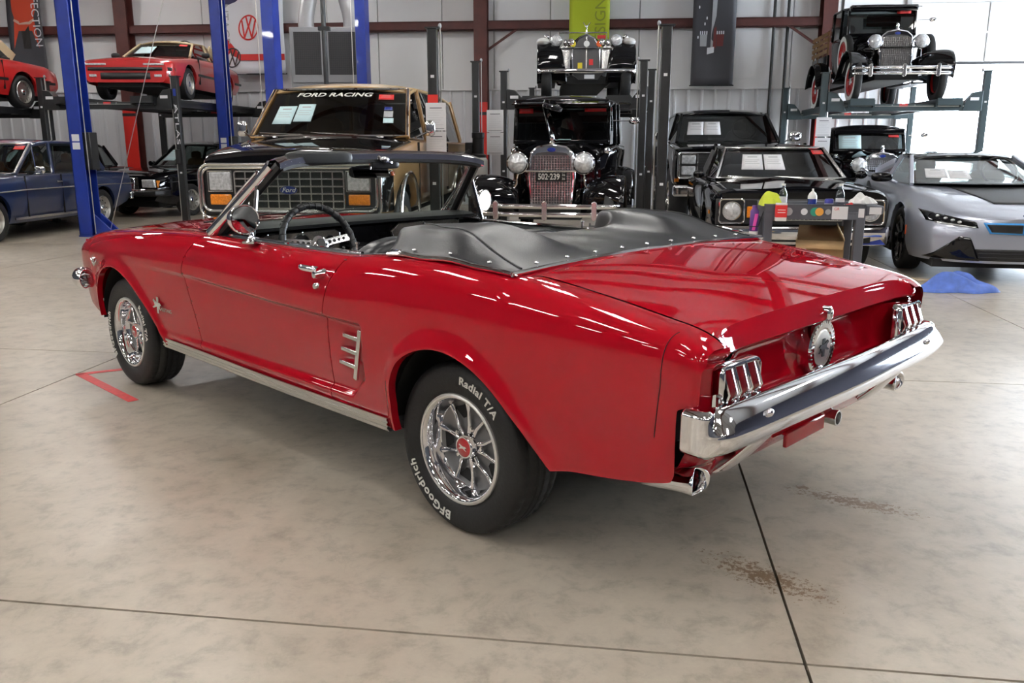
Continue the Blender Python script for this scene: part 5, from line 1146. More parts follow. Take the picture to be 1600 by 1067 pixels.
# ---------------------------------------------------------------- long-hooded roadster on the rear lift
def roadster():
    T = thing('vintage_roadster', 'black open roadster with chrome lamps and mascot, facing out on the rear lift', 'car', (1.32, 15.95, 2.13), R(-92)); bk = 'black_paint'; z = 'white_enamel'
    for s in (-1, 1):
        path = cr([(.30, .30), (.36, .62), (.24, .90), (.0, 1.0), (-.3, .92), (-.6, .68), (-.85, .45)], 5); N = len(path)
        G().grid(lambda a, b: (path[round(a * (N - 1))].x, s * lerp(.46 - .12 * (1 - sst(0, .4, a)), .87, b), path[round(a * (N - 1))].y + .03 * (1 - lerp(-1, 1, b) ** 2)), N - 1, 10).obj('front_fender', bk, T, smooth=60, thick=.012)
        G().grid(lambda a, b: (path[round(a * (N - 1))].x - .01, s * .87, lerp(path[round(a * (N - 1))].y, .34, b)), N - 1, 2).obj('fender_skirt', bk, T)
        G().grid(lambda a, b: (.20 + .02 * math.sin(a * 3), s * lerp(.28, .46, a), lerp(.52, .98 - .05 * a, b)), 6, 4).obj('inner_fender', 'chrome_soft', T)
        cp = G().ball((.06, s * .76, 1.03), (.20, .12, .07), 16, 8).obj('fender_crown', z, T); G().ball((.0, s * .70, 1.12), (.05, .05, .05)).obj('marker_lamp', 'chrome', cp)
        hl = G().lathe([(.001, .05), (.07, .04), (.105, 0), (.10, -.06), (.04, -.16), (.001, -.17)], 24, (.18, s * .53, 1.04), 'x').obj('headlamp', 'chrome', T); G().lathe([(.001, .054), (.07, .044), (.098, .012)], 24, (.18, s * .53, 1.04), 'x', caps=False).obj('headlamp_lens', 'lamp_glass', hl)
        G().tube(cr([(.16, s * .53, .96), (.18, s * .55, .80), (.16, s * .48, .70)], 4), .012, 6).obj('lamp_stalk', 'chrome', hl)
        dl = G().lathe([(.001, .04), (.05, .03), (.065, 0), (.05, -.06), (.001, -.09)], 18, (.26, s * .27, 1.0), 'x').obj('driving_lamp', 'chrome', T)
        G().ball((.22, s * .37, 1.0), (.06, .04, .06)).obj('horn', 'chrome', T)
        for u in (0, -2.7): wheel_bg(T, u, s * .70, .36, .19, .62, 'wire', 'chrome_soft', n=14)
        p2 = cr([(-2.3, .4), (-2.42, .75), (-2.7, .92), (-3.05, .80), (-3.2, .5)], 5); M = len(p2)
        G().grid(lambda a, b: (p2[round(a * (M - 1))].x, s * lerp(.55, .87, b), p2[round(a * (M - 1))].y + .04 * (1 - lerp(-1, 1, b) ** 2)), M - 1, 8).obj('rear_fender', bk, T, smooth=60, thick=.012)
        G().box(-2.4, -.8, *sorted((s * .52, s * .86)), .40, .43).obj('running_board', 'black_plastic', T)
        bg = G().lathe([(.05, .30), (.05, .31), (.001, .312)], 18, (0, s * .22, .98), 'x')
    st = [(.20, (.20, .42), (.26, .62), (.255, .92), (.16, 1.08), (0, 1.15)), (-1.2, (.38, .42), (.46, .62), (.44, .95), (.26, 1.14), (0, 1.18)), (-1.5, (.48, .42), (.60, .60), (.60, .90), (.45, 1.02), (0, 1.05)), (-3.2, (.30, .50), (.42, .62), (.42, .85), (.30, .95), (0, .98))]
    shell(T, st, bk, name='body', nu=40)
    G().prism([(-.25, .40), (-.265, .70), (-.25, .93), (-.15, 1.08), (0, 1.16), (.15, 1.08), (.25, .93), (.265, .70), (.25, .40)], .19, .235, 'yz').obj('radiator_shell', 'chrome', T, bev=.015)
    gl = G().prism([(-.22, .42), (-.235, .70), (-.22, .91), (-.13, 1.05), (0, 1.12), (.13, 1.05), (.22, .91), (.235, .70), (.22, .42)], .235, .25, 'yz').obj('grille', 'grille_mesh', T)
    G().box(.25, .254, -.01, .01, .42, 1.1).obj('grille_divider', 'chrome_soft', gl); G().box(.25, .256, -.15, -.07, .56, .66).obj('yellow_badge', 'yellow', gl); G().box(.25, .256, .05, .12, .62, .72).obj('red_badge', 'sticker_red', gl)
    for v, m_ in ((0, 'white_enamel'), (.22, 'orange_lens'), (-.24, 'yellow')): G().lathe([(.05, .27), (.052, .285), (.001, .287)], 18, (0, v, .975), 'x').obj('round_badge', m_, T)
    G().tube([(.27, -.45, .90), (.30, 0, .90), (.27, .45, .90)], .012, 8).obj('badge_bar', 'chrome', T)
    ms = G().lathe([(.02, 1.14), (.016, 1.18), (.010, 1.24), (.018, 1.28), (.001, 1.30)], 10, (.2, 0, 0)).bar((.2, 0, 1.25), (.18, .06, 1.34), .03, .008).bar((.2, 0, 1.25), (.18, -.06, 1.34), .03, .008).obj('mascot', 'chrome', T)
    G().grid(lambda a, b: (.50 - .10 * abs(lerp(-1, 1, a)) ** 3, lerp(-.86, .86, a), lerp(.47, .54, b)), 24, 1).obj('front_bumper', 'chrome', T, thick=.02)
    G().prism([(-.25, .46), (-.14, .36), (.20, .36), (.27, .46)], .40, .43, 'yz').obj('plate_bracket', 'black_plastic', T); G().box(.431, .434, -.04, .14, .375, .445).obj('number_plate', 'paper', T)
    G().tube([(-1.25, -.46, 1.05), (-1.32, -.46, 1.36), (-1.32, .46, 1.36), (-1.25, .46, 1.05)], .014, 8).obj('windshield_frame', 'chrome_soft', T); w = G().add([(-1.25, -.45, 1.05), (-1.25, .45, 1.05), (-1.32, .45, 1.35), (-1.32, -.45, 1.35)], [(0, 1, 2, 3)]).obj('windshield', 'glass', T)
    G().box(-1.31, -1.30, .28, .44, 1.24, 1.31).obj('window_sticker', 'sticker_red', T)
    G().box(-3.2, .3, -.4, .4, .30, .42).obj('chassis', 'black_gap', T)
roadster()
def rrect(u, y0, y1, z0, z1, r):
    return [(u, cy + r * math.cos(a), cz + r * math.sin(a)) for cy, cz, a0 in ((y1 - r, z1 - r, 0), (y0 + r, z1 - r, 90), (y0 + r, z0 + r, 180), (y1 - r, z0 + r, 270)) for a in [R(a0 + k * 22.5) for k in range(5)]]
# ---------------------------------------------------------------- black two-door coupe with round lamps
def coupe70():
    T = thing('coupe_car', 'black two-door coupe with round headlamps in square chrome bezels behind the tool cart', 'car', (3.02, 8.97, 0), R(-98)); bk = 'black_paint'
    st = [(0.0, (.78, .40), (.86, .50), (.88, .66), (.86, .80), (.72, .875), (.35, .885), (0, .89)), (-.10, (.80, .36), (.885, .50), (.905, .66), (.885, .81), (.76, .89), (.35, .895), (0, .90)), (-1.3, (.84, .26), (.91, .45), (.925, .70), (.90, .87), (.78, .935), (.35, .955), (0, .96)), (-2.6, (.84, .26), (.91, .45), (.93, .70), (.90, .87), (.78, .93), (.35, .93), (0, .93)), (-3.9, (.84, .28), (.91, .45), (.93, .70), (.90, .88), (.78, .955), (.35, .965), (0, .97)), (-4.75, (.76, .42), (.84, .50), (.87, .66), (.85, .80), (.72, .875), (.35, .89), (0, .89))]
    ar = [(-.85, .34, .385), (-3.67, .34, .375)]
    shell(T, st, bk, ar, lip=.05)
    hb = [(-.06, (.60, .895), (.30, .905), (.10, .925), (0, .928)), (-1.2, (.66, .952), (.30, .968), (.10, .982), (0, .985))]
    shell(T, hb, bk, name='hood', nu=12)
    low = [(-1.38, .74, .955), (-2.55, .76, .94), (-3.45, .72, .955)]; up = [(-2.05, .60, 1.305), (-2.75, .62, 1.33), (-3.15, .60, 1.31)]
    c = cabin(T, low, up, bk, 'glass_dark', crown=.045, bow=.15, rbow=.1, trim='chrome_soft', pil=[.045, .04, .25])
    wspage(T, c, .18, .36, .32, .82); wspage(T, c, .375, .545, .32, .82); wspage(T, c, .86, .975, .84, .97, 'sticker_red', name='window_sticker'); wipers(T, c, 'chrome_soft', (.28, .64), 1)
    G().box(-3.3, -1.6, -.74, .74, .93, .965).obj('cabin_floor', 'interior_dark', T); seats(T, -2.55, .95, h=.17, wheelu=.45)
    fp = G().box(-.02, .01, -.87, .87, .52, .80).obj('front_panel', 'black_plastic', T, bev=.03)
    gi = G().tube(rrect(.03, -.42, .42, .58, .74, .01), .008, 6, True).obj('grille', 'chrome_soft', T)
    for k in range(1, 20): G().box(.018, .03, -.42 + k * .042 - .003, -.42 + k * .042 + .003, .58, .74).obj('grille_bar', 'chrome_soft', gi)
    for z in (.66, .62, .70): G().box(.018, .028, -.42, .42, z - .003, z + .003).obj('grille_bar', 'chrome_soft', gi)
    G().box(.011, .014, -.42, .42, .58, .74).obj('grille_mesh', 'black_gap', gi)
    for s in (-1, 1):
        bz = G().tube(rrect(.03, *sorted((s * .575, s * .83)), .545, .795, .035), .012, 8, True).obj('headlamp_bezel', 'chrome', T)
        G().box(.011, .02, *sorted((s * .58, s * .825)), .55, .79).obj('bezel_plate', 'black_plastic', bz)
        hl = G().lathe([(.001, .05), (.05, .045), (.085, .03), (.092, .015)], 28, (0, s * .70, .672), 'x').obj('headlamp', 'lamp_glass', bz); G().tube([(.025, s * .70 + .094 * math.cos(a), .672 + .094 * math.sin(a)) for a in [2 * pi * k / 28 for k in range(28)]], .010, 6, True).obj('headlamp_ring', 'chrome', hl)
        G().box(.012, .03, *sorted((s * .455, s * .545)), .60, .72).obj('turn_signal', 'amber_lens', T, bev=.008)
        G().box(-.40, -.26, *sorted((s * .905, s * .918)), .62, .66).obj('side_marker', 'amber_lens', T)
        G().tube([(-1.45, s * .80, .95), (-1.47, s * .92, .985)], .012, 6).ball((-1.48, s * .95, 1.01), (.04, .07, .05)).obj('door_mirror', bk, T)
        G().box(-1.275, -1.265, *sorted((s * .90, s * .928)), .35, .90).obj('door_gap', 'black_gap', T); G().box(-2.605, -2.595, *sorted((s * .90, s * .932)), .35, .90).obj('door_gap', 'black_gap', T)
        for u in (-.85, -3.67): wheel_bg(T, u, s * .77, .33, .22, .58, 'steel', 'chrome_soft')
    fb = G().grid(lambda a, b: (lambda v, p: (.11 + p[0] - .06 * abs(v) ** 4 - .10 * sst(.93, 1, abs(v)), v * .93, p[1]))(lerp(-1, 1, a), [(-.05, .525), (.0, .52), (.012, .49), (.012, .43), (0, .40), (-.04, .33), (-.06, .325)][round(b * 6)]), 40, 6).obj('front_bumper', 'chrome', T, thick=.008)
    G().box(-.05, .10, -.7, .7, .36, .5).obj('bumper_bracket', 'black_gap', T); G().prism([(.58, .335), (.62, .385), (.80, .40), (.86, .345)], .06, .075, 'yz').obj('protective_film', 'lift_blue', T); G().prism([(-.80, .335), (-.76, .385), (-.62, .40), (-.58, .345)], .06, .075, 'yz').obj('protective_film', 'lift_blue', T)
    G().box(-4.6, -.2, -.55, .55, .24, .5).obj('chassis', 'black_gap', T)
coupe70()
# ---------------------------------------------------------------- tall black truck
def truck():
    T = thing('suv_truck', 'tall black square-front truck with stacked rectangular headlamps behind the lift post', 'car', (3.70, 13.94, .0), R(-95)); bk = 'black_paint'; T.scale = (1.12, 1.12, 1.12)
    st = [(0.0, (.84, .62), (.93, .70), (.94, .95), (.92, 1.08), (.85, 1.15), (.4, 1.18), (0, 1.19)), (-.1, (.88, .60), (.96, .70), (.975, .95), (.95, 1.10), (.88, 1.18), (.4, 1.21), (0, 1.22)), (-1.35, (.90, .55), (.97, .68), (.99, .95), (.97, 1.15), (.90, 1.25), (.4, 1.27), (0, 1.28)), (-4.6, (.90, .58), (.96, .68), (.98, .95), (.96, 1.15), (.90, 1.24), (.4, 1.25), (0, 1.25)), (-4.7, (.86, .62), (.93, .70), (.95, .95), (.93, 1.13), (.86, 1.2), (.4, 1.21), (0, 1.21))]
    shell(T, st, bk, [(-.82, .5, .52), (-3.55, .5, .52)], lip=.06)
    low = [(-1.42, .80, 1.27), (-2.45, .84, 1.25), (-4.4, .82, 1.25)]; up = [(-1.98, .68, 1.72), (-2.5, .70, 1.75), (-4.2, .68, 1.73)]
    c = cabin(T, low, up, bk, 'glass_dark', crown=.05, bow=.13, pil=[.05, .06, .12])
    wspage(T, c, .09, .255, .26, .72); wspage(T, c, .26, .43, .26, .72); wipers(T, c, 'black_plastic', (.30, .66)); G().box(-4.3, -1.6, -.8, .8, 1.22, 1.29).obj('cabin_floor', 'interior_dark', T); seats(T, -2.6, 1.28, h=.2)
    fr = G().tube(rrect(.03, -.90, .90, .76, 1.11, .03), .016, 8, True).obj('grille_frame', 'chrome', T)
    G().box(-.01, .02, -.90, .90, .76, 1.11).obj('grille_back', 'black_plastic', fr)
    for k in range(9): G().box(.02, .034, -.60, .60, .79 + k * .036, .797 + k * .036).obj('grille_bar', 'steel_dark', fr)
    for s in (-1, 1):
        for z in (.80, .955): G().box(.02, .045, *sorted((s * .66, s * .86)), z, z + .125).obj('headlamp', 'lamp_glass', T, bev=.012)
        G().tube(rrect(.04, *sorted((s * .63, s * .89)), .775, 1.10, .02), .010, 6, True).obj('headlamp_bezel', 'chrome_soft', fr); G().box(-.02, .0, *sorted((s * .885, s * .95)), .70, .75).obj('turn_signal', 'amber_lens', T)
        G().ball((-1.5, s * 1.06, 1.36), (.05, .10, .08), 14, 8, .6).tube([(-1.48, s * .9, 1.28), (-1.5, s * 1.0, 1.33)], .014, 6).obj('door_mirror', 'chrome', T)
        for u in (-.82, -3.55): wheel_bg(T, u, s * .82, .45, .30, .5, 'steel', 'chrome_soft', tyre='mudtyre')
    G().box(.03, .20, -.98, .98, .50, .66).obj('front_bumper', 'chrome', T, bev=.03, seg=3); G().box(-4.6, -.1, -.6, .6, .42, .62).obj('chassis', 'black_gap', T)
truck()
# ---------------------------------------------------------------- silver sports car
def sports():
    T = thing('sports_car', 'silver low sports car with blue-edged grille in front of the bright doorway', 'car', (5.25, 9.33, 0), R(-101.8)); si = 'silver_paint'
    # origin: ground below the front axle
    st = [(1.04, (.30, .20), (.34, .30), (.36, .47), (.26, .60), (.14, .635), (0, .64)), (.99, (.52, .20), (.58, .30), (.58, .49), (.45, .62), (.25, .655), (0, .66)), (.85, (.76, .20), (.82, .32), (.80, .56), (.60, .68), (.30, .70), (0, .705)), (.45, (.90, .20), (.955, .36), (.93, .64), (.72, .78), (.35, .79), (0, .79)), (0, (.90, .20), (.97, .38), (.955, .70), (.80, .86), (.40, .85), (0, .85)), (-.45, (.88, .20), (.95, .36), (.93, .68), (.83, .88), (.42, .90), (0, .905)), (-1.1, (.86, .20), (.90, .34), (.885, .64), (.84, .89), (.45, .93), (0, .94)), (-2.2, (.88, .20), (.95, .36), (.945, .68), (.86, .94), (.45, .98), (0, .99)), (-2.8, (.90, .20), (.975, .38), (.965, .72), (.84, .96), (.42, 1.0), (0, 1.01)), (-3.4, (.86, .24), (.94, .40), (.92, .70), (.78, .92), (.4, .96), (0, .97)), (-3.65, (.74, .36), (.80, .45), (.78, .68), (.68, .85), (.35, .90), (0, .91))]
    bo = shell(T, st, si, [(0, .345, .395), (-2.8, .345, .40)], lip=.05, nu=110); bv = surf(bo)
    low = [(-.52, .74, .895), (-1.55, .80, .92), (-2.75, .70, 1.0)]; up = [(-1.38, .575, 1.205), (-1.85, .56, 1.235), (-2.45, .52, 1.14)]
    c = cabin(T, low, up, si, 'glass_tint', crown=.04, bow=.20, rbow=.05, pil=[.075, .05, .10], roofm='black_paint')
    wspage(T, c, .10, .26, .28, .60, 'paper', lines=True); wspage(T, c, .27, .43, .25, .55, 'paper')
    G().grid(lambda a, b: (lerp(-.42, -.95, b) + .18 * (1 - lerp(-1, 1, a) ** 2), lerp(-.72, .72, a), .925), 12, 3).obj('dash_top', 'interior_dark', T); seats(T, -1.55, .82, h=.24, m='seat_light', wheelu=.45)
    # black hood insert, blade flanks, lower air dam
    hn = [(.80, (.20, .706), (.1, .722), (0, .726)), (.3, (.30, .812), (.15, .826), (0, .83)), (-.42, (.40, .90), (.2, .915), (0, .92))]
    patch(T, bv, 'hood_insert', [(.62, -.20), (.62, .20), (-.40, -.42), (-.40, .42)], 'black_plastic', d=(0, 0, -1), nx=14, ny=14)
    for s in (-1, 1):
        hl = patch(T, bv, 'headlamp', [(s * .44, .545), (s * .86, .60), (s * .46, .605), (s * .88, .70)], 'black_paint', off=.012, nx=14)
        for k in range(4): q = s * (.60 + k * .055); h = bv.ray_cast(Vector((4, q, .598 + k * .016)), Vector((-1, 0, 0)))[0]; G().ball(h + Vector((.014, 0, 0)), (.014, .022, .016), 10, 6).obj('led_lamp', 'lens_clear', hl)
        patch(hl, bv, 'lamp_strip', [(s * .46, .545), (s * .80, .585), (s * .46, .555), (s * .80, .598)], 'lens_clear', off=.016)
        kg = patch(T, bv, 'grille_edge', [(s * .03, .485), (s * .34, .495), (s * .03, .60), (s * .40, .60)], 'blue_trim', off=.010)
        patch(kg, bv, 'grille', [(s * .05, .502), (s * .325, .510), (s * .05, .583), (s * .372, .585)], 'black_plastic', off=.018)
        patch(T, bv, 'air_curtain', [(s * .40, .22), (s * .86, .23), (s * .50, .45), (s * .60, .46)], 'black_paint', off=.014, nx=12, ny=8)
        sk = G().box(-2.35, -.45, *sorted((s * .86, s * .93)), .15, .24).obj('side_skirt', 'black_plastic', T, bev=.02)
        mr = G().ball((-.72, s * 1.03, .985), (.06, .12, .055), 16, 10, .7).obj('door_mirror', 'black_paint', T); G().tube([(-.72, s * .86, .92), (-.70, s * .97, .96)], .018, 8).obj('mirror_arm', si, mr)
        G().tube(cr([(-1.75, s * .84, .95), (-2.3, s * .90, .98), (-2.9, s * .86, 1.02), (-3.4, s * .72, .98)], 4), .035, 8).obj('rear_buttress', si, T)
        G().prism([(-1.95, .90), (-1.35, .60), (-1.9, .40), (-2.25, .50)], *sorted((s * .93, s * .955))).obj('door_intake', 'black_plastic', T); G().box(.385, .40, *sorted((s * .955, s * .972)), .42, .52).obj('side_reflector', 'orange_lens', T)
        for u in (0, -2.8):
            w = wheel_bg(T, u, s * .84, .345, .215, .74, 'alloy', 'black_paint', n=0, hubm='black_paint')
            for k in range(5):
                for d in (-.16, .16):
                    a = 2 * pi * k / 5 + d + .3; G().bar((.06 * math.cos(a - d), s * .075, .06 * math.sin(a - d)), (.245 * math.cos(a + d * .4), s * .085, .245 * math.sin(a + d * .4)), .026, .012, (0, 1, 0)).obj('spoke', 'brushed', w)
    patch(T, bv, 'air_dam', [(-.42, .225), (.42, .225), (-.46, .34), (.46, .34)], 'black_plastic', off=.012)
    for z in (.255, .295): patch(T, bv, 'dam_slat', [(-.42, z), (.42, z), (-.42, z + .008), (.42, z + .008)], 'steel_dark', off=.018, ny=1)
    G().lathe([(.04, 0), (.04, .008), (.001, .010)], 20, (.975, 0, .655), 'x').obj('round_badge', 'oval_blue', T)
    G().box(-3.5, .9, -.8, .8, .14, .22).obj('floor_pan', 'black_gap', T)
sports()
# ---------------------------------------------------------------- dark blue sedan at the left edge
def saloon(label, loc, rz, paint, kind, name='sedan_car', glass='glass_tint'):
    T = thing(name, label, 'car', loc, rz)   # origin: ground below the rear axle
    st = [(-1.12, (.68, .42), (.74, .50), (.76, .66), (.72, .82), (.55, .86), (0, .87)), (-.95, (.74, .38), (.82, .50), (.845, .66), (.80, .86), (.62, .91), (0, .92)), (-.2, (.80, .26), (.87, .46), (.885, .70), (.85, .87), (.68, .945), (0, .955)), (.5, (.80, .24), (.87, .44), (.89, .70), (.86, .87), (.72, .93), (0, .93)), (2.1, (.80, .24), (.87, .44), (.89, .70), (.86, .86), (.72, .93), (0, .94)), (3.3, (.78, .26), (.86, .44), (.875, .66), (.84, .82), (.66, .88), (0, .90)), (3.62, (.70, .34), (.78, .46), (.79, .62), (.74, .76), (.58, .80), (0, .81))]
    shell(T, st, paint, [(0, .32, .37), (2.72, .32, .37)], lip=.05)
    low = [(1.95, .70, .94), (1.15, .76, .93), (.25, .76, .93), (-.42, .66, .945)]; up = [(1.35, .58, 1.37), (.95, .60, 1.41), (.25, .60, 1.40), (-.10, .56, 1.35)]
    c = cabin(T, low, up, paint, glass, crown=.04, bow=.12, rbow=.10, trim='chrome_soft' if kind == 'old' else 'black_plastic', pil=[.05, .05, .05, .10])
    G().box(-.1, 1.7, -.74, .74, .92, .965).obj('cabin_floor', 'interior_dark', T); seats(T, .95, .93, h=.19, m='interior_tan', wheelu=.45); seats(T, .10, .93, h=.17, m='interior_tan', wheelv=None)
    for s in (-1, 1):
        G().tube([(-1.0, s * .855, .70), (0, s * .893, .72), (2, s * .897, .72), (3.4, s * .872, .68)], .010, 6).obj('side_molding', 'chrome_soft' if kind == 'old' else 'black_plastic', T)
        if kind == 'old': G().box(.45, 2.3, *sorted((s * .865, s * .88)), .29, .325).obj('sill_molding', 'chrome_soft', T)
        for u in (.42, 1.22): G().box(u - .09, u + .05, *sorted((s * .885, s * .91)), .80, .825).obj('door_handle', 'chrome', T, bev=.006)
        for u in (.27, 1.13, 2.0): G().box(u - .004, u + .004, *sorted((s * .87, s * .8935)), .32, .92).obj('door_gap', 'black_gap', T)
        mr = G().ball((1.70, s * .93, 1.00), (.03, .08, .055), 12, 8, .6).tube([(1.7, s * .8, .93), (1.7, s * .9, .97)], .01, 6).obj('door_mirror', 'chrome' if kind == 'old' else paint, T)
        for u in (0, 2.72): wheel_bg(T, u, s * .765, .315, .19, .64, 'steel' if kind == 'old' else 'alloy', 'brushed', n=10 if kind == 'old' else 15)
        tl = G().box(-1.16, -1.02, *sorted((s * .42, s * .76)), .60, .70).obj('tail_lamp', 'red_lens', T, bev=.01)
        hl = G().box(3.56, 3.66, *sorted((s * .46, s * .76)), .58, .74).obj('headlamp', 'lamp_glass', T, bev=.02); G().box(3.50, 3.62, *sorted((s * .745, s * .80)), .58, .72).obj('turn_signal', 'amber_lens', T, bev=.01)
        if kind == 'old': G().tube([(1.52, s * .74, .95), (1.42, s * .64, 1.34)], .010, 6).obj('vent_bar', 'chrome', T)
    for u0, m_ in ((-1.22, 'chrome'), (3.72, 'chrome')) if kind == 'old' else ((-1.22, 'black_plastic'), (3.72, 'black_plastic')):
        d = 1 if u0 > 0 else -1
        b = G().grid(lambda a, q: (lambda v: (u0 - d * (.10 * abs(v) ** 3 + .28 * sst(.9, 1, abs(v))) + d * (.03 if .2 < q < .8 else 0), v * .88, lerp(.42, .54, q)))(lerp(-1, 1, a)), 36, 4).obj('bumper', m_, T, thick=.02)
        G().tube([(u0 + d * .035 - d * .1 * abs(v) ** 3, v * .86, .55) for v in [k / 8 - 1 for k in range(17)]], .010, 6).obj('bumper_strip', 'chrome', b)
    gr = G().prism([(-.30, .46), (-.32, .78), (.32, .78), (.30, .46)], 3.60, 3.69, 'yz').obj('grille', 'chrome', T, bev=.02); G().prism([(-.27, .49), (-.285, .75), (.285, .75), (.27, .49)], 3.69, 3.695, 'yz').obj('grille_mesh', 'black_plastic', gr)
    for k in range(6): G().box(3.695, 3.70, -.28, .28, .52 + k * .038, .526 + k * .038).obj('grille_bar', 'chrome_soft', gr)
    G().tube([(3.64, 0, .79), (3.64, 0, .83)], .006, 6).tube([(3.64, .03 * math.cos(a), .865 + .03 * math.sin(a)) for a in [2 * pi * k / 16 for k in range(16)]], .004, 5, True).obj('hood_star', 'chrome', gr)
    wspage(T, c, .10, .36, .30, .80, 'paper_blue'); 
    if kind == 'old':
        G().box(1.28, 1.52, -.735, -.733, .0, .0).obj('x', 'paper', T) if 0 else None
        wspage(T, c, .84, .96, .84, .96, 'sticker_red', name='window_sticker')
    G().box(-.9, 3.4, -.6, .6, .2, .45).obj('chassis', 'black_gap', T)
    return T
saloon('dark blue old four-door sedan at the left edge, behind the nearest blue column', (-7.89, 14.86, 0), R(-95.8), 'navy_paint', 'old')
saloon('black four-door sedan with page in its windshield, between the blue sedan and the wagon', (-6.35, 20.0, 0), R(-108), 'black_paint', 'new')
saloon('dark sedan whose roof shows just over the tail of the blue sedan', (-9.35, 18.6, 0), R(-95), 'black_paint', 'new')
# ---------------------------------------------------------------- red convertible with tan roof on the lift
def wedge(label, loc, rz):
    T = thing('convertible_car', label, 'car', loc, rz); m = 'bright_red'   # origin: ground below the front bumper
    st = [(0.0, (.70, .28), (.78, .36), (.80, .52), (.74, .64), (.5, .68), (0, .69)), (-.15, (.80, .26), (.885, .38), (.90, .54), (.86, .68), (.55, .73), (0, .75)), (-.9, (.84, .24), (.915, .44), (.93, .62), (.88, .78), (.55, .83), (0, .85)), (-1.6, (.84, .24), (.92, .44), (.93, .65), (.88, .84), (.6, .90), (0, .91)), (-3.0, (.84, .24), (.92, .44), (.93, .66), (.89, .86), (.66, .92), (0, .92)), (-4.2, (.82, .28), (.90, .44), (.91, .64), (.86, .83), (.55, .90), (0, .91)), (-4.65, (.72, .36), (.80, .46), (.80, .62), (.74, .78), (.5, .83), (0, .84))]
    shell(T, st, m, [(-.95, .32, .38), (-3.45, .32, .38)], lip=.05)
    low = [(-1.62, .70, .905), (-2.75, .74, .92), (-3.55, .66, .93)]; up = [(-2.25, .56, 1.24), (-2.85, .57, 1.27), (-3.25, .55, 1.22)]
    c = cabin(T, low, up, 'cloth_tan', 'glass_dark', crown=.05, bow=.15, rbow=.05, roofm='cloth_tan', pil=[.045, .10, .28])
    wspage(T, c, .12, .42, .25, .75, 'paper_blue'); wspage(T, c, .80, .93, .80, .93, 'sticker_red', name='window_sticker')
    G().box(-3.4, -1.8, -.72, .72, .91, .945).obj('cabin_floor', 'interior_dark', T); seats(T, -2.75, .93, h=.15, wheelu=.5)
    G().grid(lambda a, b: (lambda v: (.035 - .07 * abs(v) ** 3 - .15 * sst(.92, 1, abs(v)), v * .91, lerp(.50, .56, b)))(lerp(-1, 1, a)), 30, 1).obj('front_bumper_strip', 'black_plastic', T, thick=.02)
    G().grid(lambda a, b: (.012, lerp(-.48, .48, a), lerp(.34, .46, b)), 4, 1).obj('lower_grille', 'black_plastic', T, thick=.02)
    for s in (-1, 1):
        G().box(-.06, .02, *sorted((s * .36, s * .76)), .60, .635).obj('park_lamp', 'lamp_glass', T, bev=.008); G().box(-.02, .02, *sorted((s * .56, s * .70)), .38, .43).obj('fog_lamp', 'lamp_glass', T, bev=.008)
        G().box(-3.0, -1.40, *sorted((s * .925, s * .942)), .50, .55).obj('side_strip', 'black_plastic', T); G().box(-4.4, -3.9, *sorted((s * .90, s * .925)), .50, .55).obj('side_strip', 'black_plastic', T)
        G().ball((-1.85, s * .96, .96), (.05, .09, .055), 12, 8, .7).obj('door_mirror', 'black_plastic', T); G().box(-1.505, -1.495, *sorted((s * .90, s * .935)), .34, .86).obj('door_gap', 'black_gap', T); G().box(-2.905, -2.895, *sorted((s * .90, s * .935)), .34, .86).obj('door_gap', 'black_gap', T)
        for u in (-.95, -3.45): wheel_bg(T, u, s * .81, .315, .2, .66, 'alloy', 'brushed', n=16)
        G().box(-4.68, -4.60, *sorted((s * .2, s * .74)), .62, .72).obj('tail_lamp', 'red_lens', T)
    G().box(-4.5, -.1, -.6, .6, .2, .5).obj('chassis', 'black_gap', T)
    return T
wedge('red convertible with closed tan roof parked up on the lift', (-6.98, 16.0, 2.22), R(-89.5)).scale = (.93, .93, .93)
wedge('red car with tan roof cut off by the left edge, up on its lift', (-10.82, 13.88, 2.07), R(-97))
# ================================================================ things around the cars
mat('cart_grey', (.085, .09, .11), .55); mat('cardboard', (.42, .27, .13), .8, noise=.08); mat('hi_vis', (.62, .72, .05), .7, noise=.1); mat('bag_blue', (.09, .18, .60), .5, noise=.2, nscale=14, bump=1.0, bscale=9); mat('tape_red', (.72, .06, .06), .5, noise=.12, nscale=30)
mat('pink_label', (.75, .08, .40), .4); mat('purple_label', (.10, .03, .20), .4); mat('can_blue', (.03, .03, .22), .3, .4); glassmat('pet', (.85, .92, .95), .12); mat('label_green', (.03, .30, .20), .5); mat('label_orange', (.80, .36, .06), .5)
CR = R(-9); CX, CY = 2.43, 7.0
ctr = lambda x, y, z: (CX + rotp(x, y, CR)[0], CY + rotp(x, y, CR)[1], z)
T = thing('utility_cart', 'grey plastic utility cart with stickers on its rim, in front of the black coupe', 'cart', (CX, CY, 0), CR)
w, d, h = .385, .24, .885
G().box(-w, w, -d, d, h - .075, h - .055).box(-w, w, -d, -d + .02, h - .12, h).box(-w, w, d - .02, d, h - .12, h).box(-w, -w + .02, -d, d, h - .12, h).box(w - .02, w, -d, d, h - .12, h).obj('top_tray', 'cart_grey', T, bev=.006)
G().box(-w, w, -d, d, .30, .32).box(-w, w, -d, -d + .02, .27, .38).box(-w, w, d - .02, d, .27, .38).box(-w, -w + .02, -d, d, .27, .38).box(w - .02, w, -d, d, .27, .38).obj('bottom_tray', 'cart_grey', T, bev=.006)
for x in (-w + .035, w - .035):
    for y in (-d + .035, d - .035):
        G().box(x - .036, x + .036, y - .036, y + .036, .10, h - .06).obj('leg', 'cart_grey', T, bev=.008)
        c = G().lathe([(.05, -.014), (.052, 0), (.05, .014)], 16, (x, y, .05), 'y').obj('caster', 'rubber', T)
